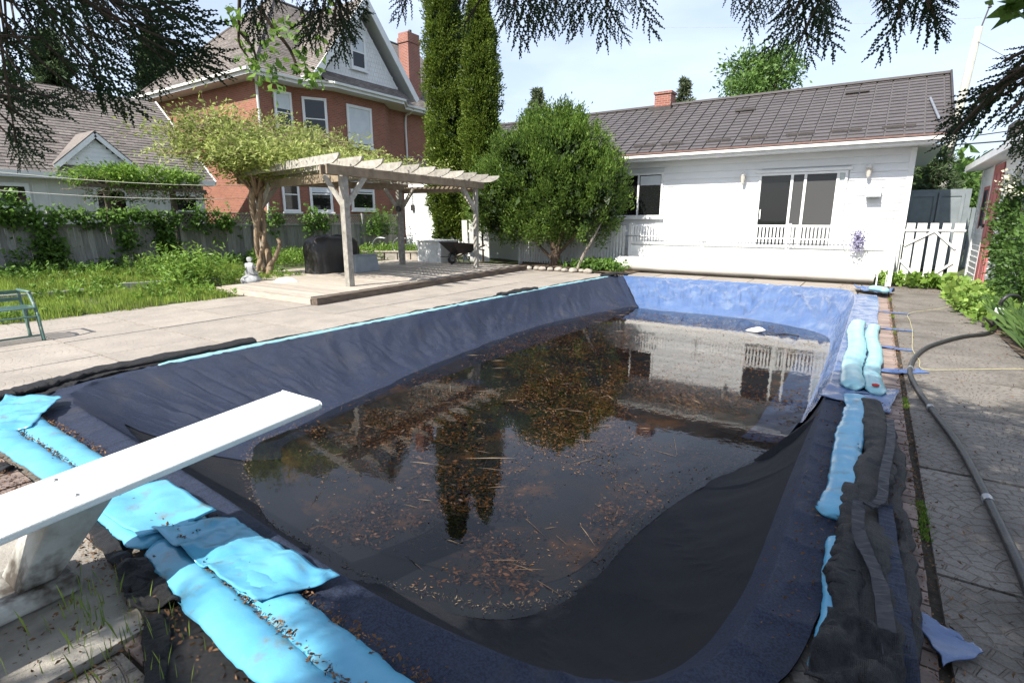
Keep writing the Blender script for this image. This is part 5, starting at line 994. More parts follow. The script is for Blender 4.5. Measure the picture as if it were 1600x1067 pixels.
# wisteria standard around the back left pergola post
ws = thing('wisteria', 'old wisteria with twisted pale trunk spreading a light green canopy on the pergola', 'tree', (-14.0,8.5,.1))
bx, by = -13.93, 8.55; q = MB()
for ph, rr_, r_ in ((0,.13,.075),(2.1,.11,.06),(4.2,.12,.05)):
    pts = [(bx+rr_*math.cos(ph+z*2.2)*(1+.5*(1-min(1,z))), by+rr_*math.sin(ph+z*2.2)*(1+.5*(1-min(1,z))), .08+z) for z in np.linspace(0, 2.35, 16)]; q.tube(pts, [r_*(1.25-.2*k/15) for k in range(16)], 8)
limb(q, [(bx+.05,by,.25),(bx+.3,by+.15,.55),(bx+.45,by+.25,.95),(bx+.40,by+.25,1.1)], .07, .05); limb(q, [(bx,by,.2),(bx+.15,by-.5,.1),(bx+.3,by-.9,.02)], .07, .04)
q.build('trunk', vine_bark, ws, smooth=True)
r = np.random.default_rng(5); q = MB(); tw = MB(); LP = []; LD2 = []
for i in range(34):
    a = 2*PI*i/34+r.normal(0,.12); l = r.uniform(.55,1); ex = (2.6 if math.sin(a) > 0 else 2.3)*l; ey = math.sin(a)*(4.3 if math.sin(a) > 0 else 2.6)*l; exx = math.cos(a)*1.8*l+.35*l
    top = r.uniform(.3,1.45)*(1-.25*l)
    c = spline([(bx,by,2.2),(bx+exx*.3,by+ey*.3,2.7+top*.55),(bx+exx*.65,by+ey*.65,2.9+top),(bx+exx,by+ey,2.85+top*.75)], 14); q.tube(c, [.035-.028*k/13 for k in range(14)], 6)
    for k in range(3, 14):
        for _ in range(3):
            d = r.normal(0,1,3)*np.array([.5,.5,.16])+np.array([0,0,.10]); e = c[k]+d*r.uniform(.5,1.1); m1 = (c[k]+e)/2+np.array([0,0,.05]); tw.tube([c[k], m1, e], [.008,.006,.003], 4, False)
            for s_ in np.linspace(.35,1.1,9): LP.append(c[k]+(e-c[k])*s_+r.normal(0,.06,3)); LD2.append((e-c[k]))
q.build('limb', vine_bark, ws, smooth=True); tw.build('twigs', twig_m, ws)
ex_ = np.array((-12.6,7.9,3.12))+r.normal(0,1,(3200,3))*np.array([.85,.55,.16]); LP += list(ex_); LD2 += list(r.normal(0,1,(3200,3))*np.array([1,1,.3])); ex_ = np.array((-12.0,10.4,3.1))+r.normal(0,1,(1400,3))*np.array([.7,1.3,.10]); LP += list(ex_); LD2 += list(r.normal(0,1,(1400,3))*np.array([1,1,.3]))
LP = np.array(LP); LD2 = np.array(LD2); LP = np.repeat(LP, 2, 0)+r.normal(0,.05,(len(LP)*2,3)); LD2 = np.repeat(unit(LD2), 2, 0)
leaves('foliage', LP, LD2, .105, leaf_wis, ws, .34, jit=.6)
# ivy on the fence, on the trellis
iv = thing('ivy', 'green ivy climbing over the left board fence top', 'ivy', (-17.9,6,1)); P = []
r = np.random.default_rng(6)
for _ in range(760):
    y = r.uniform(.5,8.3); z = 1.68+.22*noise.noise(Vector((y*1.2,1,0)))+r.normal(0,.13); P.append((-17.86+r.normal(0,.10), y, z))
for yc, z0, n, sp in ((5.1,.75,110,.16),(5.0,1.1,80,.2),(4.6,.55,40,.2),(7.9,.7,150,.10),(7.85,1.1,100,.12),(6.8,1.0,60,.15),(8.0,.35,70,.2),(9.6,1.55,90,.3),(8.9,1.65,60,.2),(11.5,1.6,50,.2),(13.2,1.55,110,.35),(2.4,1.9,130,.5),(4.2,2.0,90,.35),(1.5,1.2,160,.4)):
    for _ in range(n): P.append((-17.80+r.normal(0,.07), yc+r.normal(0,sp), z0+r.normal(0,.24)))
P = np.array(P); P = np.repeat(P, 6, 0)+r.normal(0,.055,(len(P)*6,3)); D = np.tile(np.array([.9,0,-.3]), (len(P),1)); leaves('foliage', P, D, .105, leaf_ivy, iv, .75, jit=.6)
tl = thing('trellis', 'dark rustic arbour frame behind the fence carrying a vine', 'trellis', (-18.8,8,0))
for y in (6.9, 8.7): q = MB(); q.bb((-18.87,y-.07,0),(-18.73,y+.07,2.75)); q.build('post', dark_wood, tl)
q = MB(); q.beam((-18.8,6.2,2.72),(-18.8,9.6,2.62),.12,.14); q.beam((-18.5,6.2,2.55),(-18.5,9.6,2.5),.08,.1); q.build('beam', dark_wood, tl)
vt = thing('trellis_vine', 'leafy vine heaped on the dark arbour beam', 'vine', (-18.7,7.8,2.7)); P, D = clumpy((-18.6,7.8,2.85),(.5,1.85,.22),150,40,.10,.5,1,seed=77); leaves('foliage', P, D, .10, leaf_weed, vt, .4)
q = MB()
for i in range(50):
    y = r.uniform(6.2,9.6); q.tube(spline([(-18.6,y,2.8),(-18.45,y+r.normal(0,.2),2.5),(-18.4,y+r.normal(0,.35),2.0+r.random()*.4)], 6), .008, 4, False)
q.build('stems', twig_m, vt)
P = np.column_stack([-18.45+r.normal(0,.05,500), r.uniform(6.2,9.8,500), 2.1+.35*r.random(500)]); leaves('hanging_leaves', P, r.normal(0,1,P.shape), .09, leaf_ivy, vt, .5, kind='stuff')
# lawn strip and weeds
def blades(name, n, fx_, hgt, m, label, seed, wd=.006, cat='grass', bend=.35):
    r = np.random.default_rng(seed); B = []; 
    while len(B) < n:
        p = fx_(r)
        if p is not None: B.append(p)
    B = np.array(B); n = len(B); a = r.uniform(0,2*PI,n); h_ = hgt*r.uniform(.5,1.25,n)*(B[:,3] if B.shape[1] > 3 else 1); w2 = wd*r.uniform(.7,1.5,n)
    s_ = np.column_stack([np.cos(a), np.sin(a), np.zeros(n)]); ln = np.column_stack([np.cos(a+1.4), np.sin(a+1.4), np.zeros(n)])*(bend*h_*r.random(n))[:,None]; B3 = B[:,:3]; up = np.column_stack([np.zeros(n),np.zeros(n),h_])
    V = np.stack([B3-s_*w2[:,None], B3+s_*w2[:,None], B3+up*.6+ln*.4+s_*w2[:,None]*.7, B3+up+ln], 1).reshape(-1,3); F = np.arange(4*n).reshape(-1,4)
    o = raw(name, V, F, m, kind='stuff'); tag(o, label, cat); return o
def lawnpos(r):
    x = r.uniform(-17.9,-10.75); y = r.uniform(-1.5,9.0)
    if x > -11.15+.22*nz_(y*1.1,3)+.08*nz_(y*5,1): return None
    if y > 6.2 and x > -12.6: return None
    d = nz_(x*1.1,y*1.1)+.6*nz_(x*3.3,y*3.3)
    if d < -.42 and r.random() < .75: return None
    return (x, y, bedz(x,y)-.02, .8+.8*max(0, d))
blades('lawn_grass', 46000, lawnpos, .15, leaf_grass, 'overgrown green grass strip between paving and fence', 4, .007)
def weeds(name, label, cat, n, pos, hgt, lf, m, seed, per=16, kind='stuff', aspect=.35, top=None):
    r = np.random.default_rng(seed); P = []; D = []
    for _ in range(n):
        p = pos(r)
        if p is None: continue
        h_ = hgt*r.uniform(.5,1.2)*(p[3] if len(p) > 3 else 1); a = r.uniform(0,2*PI); l = np.array([math.cos(a),math.sin(a),0])*h_*.2*r.random()
        for k in range(per): f = (k+1)/per; b = r.uniform(0,2*PI); P.append(np.array(p[:3])+np.array([0,0,h_*f])+l*f*f+r.normal(0,.012,3)); D.append((math.cos(b),math.sin(b),.6))
    return tag(leaves(name, np.array(P), np.array(D), lf, m, aspect=aspect, kind=kind), label, cat)
def wpos(r):
    x = r.uniform(-17.8,-11.2); y = r.uniform(-1,9.5)
    if y > 6.2 and x > -12.8: return None
    if nz_(x*.8+5,y*.8) < -.05 and x > -16: return None
    return (x, y, bedz(x,y), 1)
weeds('lawn_weeds', 'broadleaf weeds growing through the grass strip', 'weeds', 1400, wpos, .15, .085, leaf_weed, 3)
weeds('fence_weeds', 'taller dark weeds against the foot of the left fence', 'weeds', 800, lambda r: (r.uniform(-17.9,-16.9), r.uniform(-1.5,17.5), .2), .30, .10, leaf_ivy, 13)
weeds('tall_weeds', 'clump of tall pale green weeds beside the statue', 'weeds', 90, lambda r: (-13.1+r.normal(0,.35), 6.3+r.normal(0,.38), .05), .85, .12, leaf_weed, 5, per=26, aspect=.28)
weeds('tall_weeds', 'tall light weeds left of the statue near the fence post', 'weeds', 40, lambda r: (-15.4+r.normal(0,.4), 6.4+r.normal(0,.5), .1), .6, .11, leaf_weed, 6, per=24, aspect=.28)
weeds('ground_cover', 'green undergrowth behind the covered grill and planter', 'undergrowth', 620, lambda r: (r.uniform(-17.6,-15.2), r.uniform(10,16.8), .15), .45, .10, leaf_weed, 9)
weeds('vine_growth', 'leafy growth spilling over the fence end near the annex', 'undergrowth', 70, lambda r: (-17.7+r.normal(0,.2), 16.4+r.normal(0,.5), .9), 1.1, .12, leaf_ivy, 19)
# right-hand beds
weeds('ground_cover', 'bright lime ground cover clump on the right bed edge', 'ground cover', 560, lambda r: (1.65+abs(r.normal(0,.42))-.32*(r.random()), 12.9+r.normal(0,1.0), .0), .30, .105, leaf_lime, 14, per=9, aspect=.8)
weeds('ground_cover', 'broad pale leaves at the foot of the white gate', 'ground cover', 34, lambda r: (1.3+r.normal(0,.25), 16.1+r.normal(0,.15), .0), .30, .15, leaf_weed, 15, per=9, aspect=.85)
weeds('ground_cover', 'small leafy plant under the reel end by the gate post', 'ground cover', 60, lambda r: (.45+r.normal(0,.2), 16.45+r.normal(0,.1), .0), .26, .10, leaf_lime, 16, per=8, aspect=.8)
weeds('ground_cover', 'low leafy growth along the right paving edge', 'ground cover', 500, lambda r: (2.0+abs(r.normal(0,.25)), r.uniform(7.6,12), .0), .24, .07, leaf_ivy, 17, per=9, aspect=.6)
weeds('ground_cover', 'low green plants under the cedar bush', 'ground cover', 200, lambda r: (-7.3+r.normal(0,.45), 15.75+r.normal(0,.25), .05), .28, .10, leaf_ivy, 18, per=9, aspect=.8)
def rg(r): 
    x = 2.25+r.normal(0,.3); y = r.uniform(6.3,11.8)
    return (x, y, .03, 1) if x > 1.7 else None
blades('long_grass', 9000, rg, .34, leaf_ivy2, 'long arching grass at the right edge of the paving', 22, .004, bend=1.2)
def jw(r): return (.405+r.normal(0,.012), 1.5+13*r.random(), -.01, .6+.9*max(0,nz_(r.random(),1)))
def jpos(r):
    y = 1.5+13*r.random(); 
    if nz_(y*1.3,2) < .2: return None
    return (.405+r.normal(0,.018), y, -.01, 1)
blades('joint_weeds', 1500, jpos, .020, leaf_weed, 'tiny weeds in the paving joint beside the brick border', 23, .005, cat='weeds')
def padw(r): return (-2.3+r.normal(0,.25), .62+r.normal(0,.10), .0, 1)
blades('pad_weeds', 130, padw, .12, leaf_grass, 'thin grass sprigs by the edge of the concrete pad', 24, .002, cat='weeds')
# shrub beside the shed
sr_ = thing('shrub', 'large leafy shrub with pale blossom in front of the shed at right', 'shrub', (2.75,13.2,0)); q = MB()
for i in range(7): a = i*.9; limb(q, [(2.35,13.2,0),(2.35+.2*math.cos(a),13.2+.4*math.sin(a),.8),(2.35+.35*math.cos(a),13.2+.9*math.sin(a),1.8)], .03, .01, 8, 5)
q.build('stems', bark, sr_); Ps = []; Ds = []
for i, (c, rd_, n) in enumerate((((2.45,13.4,1.5),(.60,1.15,.8),240),((2.4,13.9,2.0),(.45,.7,.4),80),((2.4,12.8,.8),(.5,.9,.7),170),((2.45,14.2,1.0),(.4,.5,.8),70),((2.25,11.6,.8),(.42,.8,.8),120))):
    P, D = clumpy(c, rd_, n, 40, .09, .7, 1, low=.1, wob=.3, seed=50+i); Ps.append(P); Ds.append(D)
leaves('foliage', np.vstack(Ps), np.vstack(Ds)+np.array([0,0,.3]), .075, leaf_dark, sr_, .5, jit=.6)
P, D = clumpy((2.2,13.1,2.2),(.5,.8,.3),12,30,.07,.7,seed=61); leaves('blossom', P, D, .05, leaf_blossom, sr_, .8)
# background trees
def bigtree(name, label, x, y, H, rad, lobes_n, lf, m, seed, crown0=.35, kind='round', group=None, per=26, ncl=420, z0=0):
    t = thing(name, label, 'tree', (x,y,z0), group); r = np.random.default_rng(seed); q = MB(); limb(q, [(x,y,z0),(x+.1,y,H*.5),(x,y,H*.85)], .28, .06)
    Ps, Ds = [], []
    if kind == 'round':
        for i in range(lobes_n):
            a = r.uniform(0,2*PI); rr = rad*r.uniform(.15,.68); z = H*(crown0+.12)+(H*(1-crown0)-rad*.45)*r.uniform(0,.95); f = rad*r.uniform(.30,.50); c = (x+math.cos(a)*rr, y+math.sin(a)*rr, min(z, H-f*.8)); limb(q, [(x,y,H*.3),(c[0]*.5+x*.5,c[1]*.5+y*.5,c[2]*.8),c], .10, .03, 6, 5)
            P, D = clumpy(c, (f,f,f*.85), ncl//lobes_n, per, lf*1.25, .6, 1, wob=.35, seed=seed*7+i); Ps.append(P); Ds.append(D)
    else:
        n = int(H*3.0); 
        for i in range(n):
            f = i/n; z = z0+H*(.12+.88*f); L_ = rad*(1-f)**.85+.12; k = 7 if kind == 'spruce' else 5
            for j in range(k):
                a = r.uniform(0,2*PI); l = L_*r.uniform(.7,1.1); tip = (x+math.cos(a)*l, y+math.sin(a)*l, z-(.18 if kind == 'spruce' else -.15)*l)
                s_ = r.random((int(26*l)+8,1))**.7; P = np.array([x,y,z])+(np.array(tip)-np.array([x,y,z]))*s_; P = np.repeat(P, per//4, 0)+r.normal(0,.07+.05*l,(len(P)*(per//4),3))*np.array([1,1,.5]); Ps.append(P); Ds.append(np.tile(np.array([math.cos(a),math.sin(a),.25 if kind == 'pine' else -.1]), (len(P),1)))
    q.build('trunk', bark, t); leaves('foliage', np.vstack(Ps), np.vstack(Ds), lf, m, t, .45 if kind == 'round' else .22, jit=.6); return t
GB = 'trees beyond the bungalow roof'
bigtree('maple_tree', 'broad leafy maple rising behind the bungalow roof', -8.1, 45, 13.6, 3.5, 14, .26, leaf_maple, 2, .3, per=30, ncl=640, group=GB)
bigtree('spruce_tree', 'small pointed spruce just right of the bungalow chimney', -12.3, 40, 11.3, 1.7, 0, .26, leaf_pine, 3, kind='spruce', group=GB, per=20)
bigtree('pine_tree', 'pale bushy pine behind the roof left of the round bush', -27.3, 45, 13.3, 2.6, 0, .34, leaf_pine, 4, kind='pine', group=GB, per=26)
bigtree('leafy_tree', 'distant rounded tree left of the pale pine above the roof', -33.5, 48, 11.6, 3.4, 9, .28, leaf_maple, 5, .3, per=24, ncl=260, group=GB)
bigtree('conifer', 'dark bushy conifer beside the bungalow corner and grey shed', 1.55, 26, 4.25, 1.25, 0, .20, leaf_spruce, 6, kind='pine', per=24)
bigtree('leafy_tree', 'bright green tree behind the grey shed near the pole', 3.8, 34, 4.5, 2.1, 9, .20, leaf_maple, 7, .2, per=24, ncl=260)
bigtree('leafy_tree', 'low green tree farther right behind the red door shed', 7.5, 40, 4.6, 3.0, 9, .24, leaf_maple, 8, .2, per=24, ncl=260)
bigtree('spruce_tree', 'tall dark spruce left of the brick house roof', -38, 17.6, 13.0, 3.0, 0, .34, leaf_spruce, 9, kind='spruce', per=30)
bigtree('leafy_tree', 'green tree behind the low outbuilding at the far left', -31, 7.5, 8.2, 3.2, 10, .26, leaf_dark, 10, .25, per=24, ncl=300)
bigtree('spruce_tree', 'second dark spruce at the far left beyond the outbuilding', -40, 13.0, 12.0, 3.2, 0, .36, leaf_spruce, 12, kind='spruce', per=26)
# hedge that closes the horizon between houses
tw_ = MB()
P, D = clumpy((0,58,1.5),(60,3,4.5),900,24,.8,.5,1,low=0,seed=90); leaves('distant_trees', P, D, .9, leaf_dark, None, .6, kind='stuff')['label'] = 'far band of dark trees closing the horizon'
# utility pole and wires
up = thing('utility_pole', 'pale weathered wooden utility pole with wires beyond the bungalow', 'utility pole', (2.35,30,0))
q = MB(); q.tube([(2.12,30,0),(2.15,30,4.5),(2.42,30,9.1)], [.19,.17,.13], 12); q.build('pole', pole_m, up, smooth=True)
q = MB(); q.beam((2.45,29.95,8.9),(2.62,29.95,9.75),.05,.05); q.lathe([(.03,0),(.07,.03),(.04,.08),(.07,.12),(.03,.18)], (2.64,29.95,9.72), 8); q.build('insulator', dark_metal, up)
q = MB(); q.lathe([(.14,0),(.14,.35)], (2.15,29.78,4.2), 10); q.build('bracket', dark_metal, up)
for a, b, sag, r_, lb_ in (((2.2,29.9,4.9),(9,24,5.6),.25,.022,'upper thick cable from the pole to the right'),((2.2,29.9,4.65),(9,24,5.2),.35,.03,'lower thick cable from the pole to the right'),((2.4,30,8.6),(7.0,20,2.9),.2,.010,'thin service wire falling from the pole to the shed'),((2.45,29.9,9.4),(-26,34,16.0),.6,.006,'thin pale wire crossing the sky to the left')):
    q = MB(); pts = [Vector(a).lerp(Vector(b), i/16)-Vector((0,0,sag*math.sin(PI*i/16))) for i in range(17)]; q.tube(pts, r_, 5); tag(q.build('cable', wire_m if r_ > .007 else pole_m, origin=a), lb_, 'cable', 'overhead cables on the utility pole')

# ------------------------------------------------------------ overhead cedar
def frond_template(seed, n=9, detail=True):
    """a flat cedar spray: a main axis with alternate side axes, all of them carrying small forward-pointing teeth"""
    r = np.random.default_rng(seed); V = []
    def q4(a, b, w_):
        a = np.array(a, float); b = np.array(b, float); d = b-a; nn = np.array([-d[1], d[0], 0]); nn = nn/(np.linalg.norm(nn)+1e-9)*w_; m_ = a+d*.5; V.append([a-nn*.6, m_-nn+np.array([0,0,r.normal(0,.003)]), b, m_+nn+np.array([0,0,r.normal(0,.003)])])
    def axis(p0, ang, L_, bend, zt, sp, tl, w_):
        p = np.array(p0, float); k = max(3, int(L_/sp)); a = ang; side = r.choice((-1,1))
        for i in range(k):
            f = i/k; st = L_/k; a += bend/k+r.normal(0,.02); e = p+np.array([math.cos(a)*st, math.sin(a)*st, zt*st-.05*f*st]); q4(p-(e-p)*.15, e+(e-p)*.25, w_*(1.1-.4*f)); side = -side
            if f > .04:
                t2 = a+side*R(r.uniform(30,44)); l2 = tl*(1-.55*f)*r.uniform(.75,1.2); m_ = p+np.array([math.cos(t2)*l2, math.sin(t2)*l2, r.normal(0,.006)]); q4(p, m_, w_*1.05)
                if detail and l2 > tl*.62: m2 = p+(m_-p)*.55; t3 = t2-side*R(28); q4(m2, m2+np.array([math.cos(t3),math.sin(t3),0])*l2*.5, w_*.9)
            p = e
        q4(p, p+np.array([math.cos(a)*sp*1.2, math.sin(a)*sp*1.2, 0]), w_*.8)
    sp = .036 if detail else .06; tl = .066 if detail else .12; w_ = .0145 if detail else .032
    axis((0,0,0), 0, 1.0, r.normal(0,.12), -.08, sp, tl, w_)
    for i in range(n):
        t = .06+.80*(i+.3*r.random())/n; sd_ = 1 if i % 2 else -1; L_ = (.46*(1-t)+.13)*r.uniform(.8,1.12)
        axis((t, 0, -.06*t), sd_*R(r.uniform(27,40)), L_, -sd_*r.uniform(.05,.4), r.normal(-.06,.10), sp, tl*.95, w_)
    return np.array(V).reshape(-1,3)
FT = [frond_template(i) for i in range(5)]; FT2 = [frond_template(20+i, 6, False) for i in range(3)]
def place_fronds(L_, tmpl, seed):
    r = np.random.default_rng(seed); out = []
    for (p, d, nrm, s_) in L_:
        d = unit(np.array(d, float)); nrm = np.array(nrm, float); sdv = unit(np.cross(nrm, d)); nn = np.cross(d, sdv); T = tmpl[r.integers(len(tmpl))]; out.append(np.array(p)+s_*(T[:,:1]*d+T[:,1:2]*sdv*r.choice((-1,1))+T[:,2:3]*nn))
    return np.vstack(out)
oc = thing('overhead_cedar', 'dark cedar tree over the camera with drooping sprays along the top of the view', 'tree', (1.8,-2.6,0))
q = MB(); limb(q, [(1.9,-2.9,0),(1.8,-2.7,2.5),(1.7,-2.6,5),(1.6,-2.5,8)], .22, .08, 16, 10); q.build('trunk', bark, oc)
r = np.random.default_rng(40); FR_ = []
# canopy: sprays kept where their shade falls on the right-hand paving and near cover
tries = 0
while len(FR_) < 5600 and tries < 400000:
    tries += 1
    z = r.uniform(3.6,7.2); x = r.uniform(-5,3.8); y = r.uniform(-7,3.4)
    if z < 4.4 and y > 2.0: continue
    hx = x+(-LD.x/LD.z)*-1*0+LD.x/(-LD.z)*z; hy = y+LD.y/(-LD.z)*z
    e = .55*nz_(hx*1.6,hy*1.6,3)+.25*nz_(hx*4,hy*4,1)
    inside = (hx > -1.15+.6*max(0, 1.2-hy)*0+e) and (hy < 6.3+e*2.2+(.0 if hx < .6 else -.3)) and hx < 5 and hy > -6
    if hy < .8 and hx < -1 and hx > -4.2 and nz_(hx*2.2,hy*2.2,8) > .22: inside = True
    if not inside: continue
    if len(FR_) > 3900 and not (-1.5 < hx < .4 and .6 < hy < 5.4): continue
    if 3.0 < hy < 6.2 and .3 < hx < 2.2 and nz_(hx*2.5+9,hy*2.5,2) > .34: continue
    a = r.uniform(0,2*PI); FR_.append(((x,y,z), (math.cos(a), math.sin(a), -.35+r.normal(0,.2)), (r.normal(0,.35), r.normal(0,.35), 1), r.uniform(.38,.62)))
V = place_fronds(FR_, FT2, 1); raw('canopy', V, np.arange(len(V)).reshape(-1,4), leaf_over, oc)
for k in range(9):
    a = R(20+k*35); z = 3.8+.35*k; q = MB(); limb(q, [(1.75,-2.65,z),(1.75+1.5*math.cos(a),-2.65+1.6*math.sin(a),z+.45),(1.2+2.9*math.cos(a),-2.3+3.2*math.sin(a),z+.3)], .06, .015, 10, 6); q.build('bough', bark, oc)
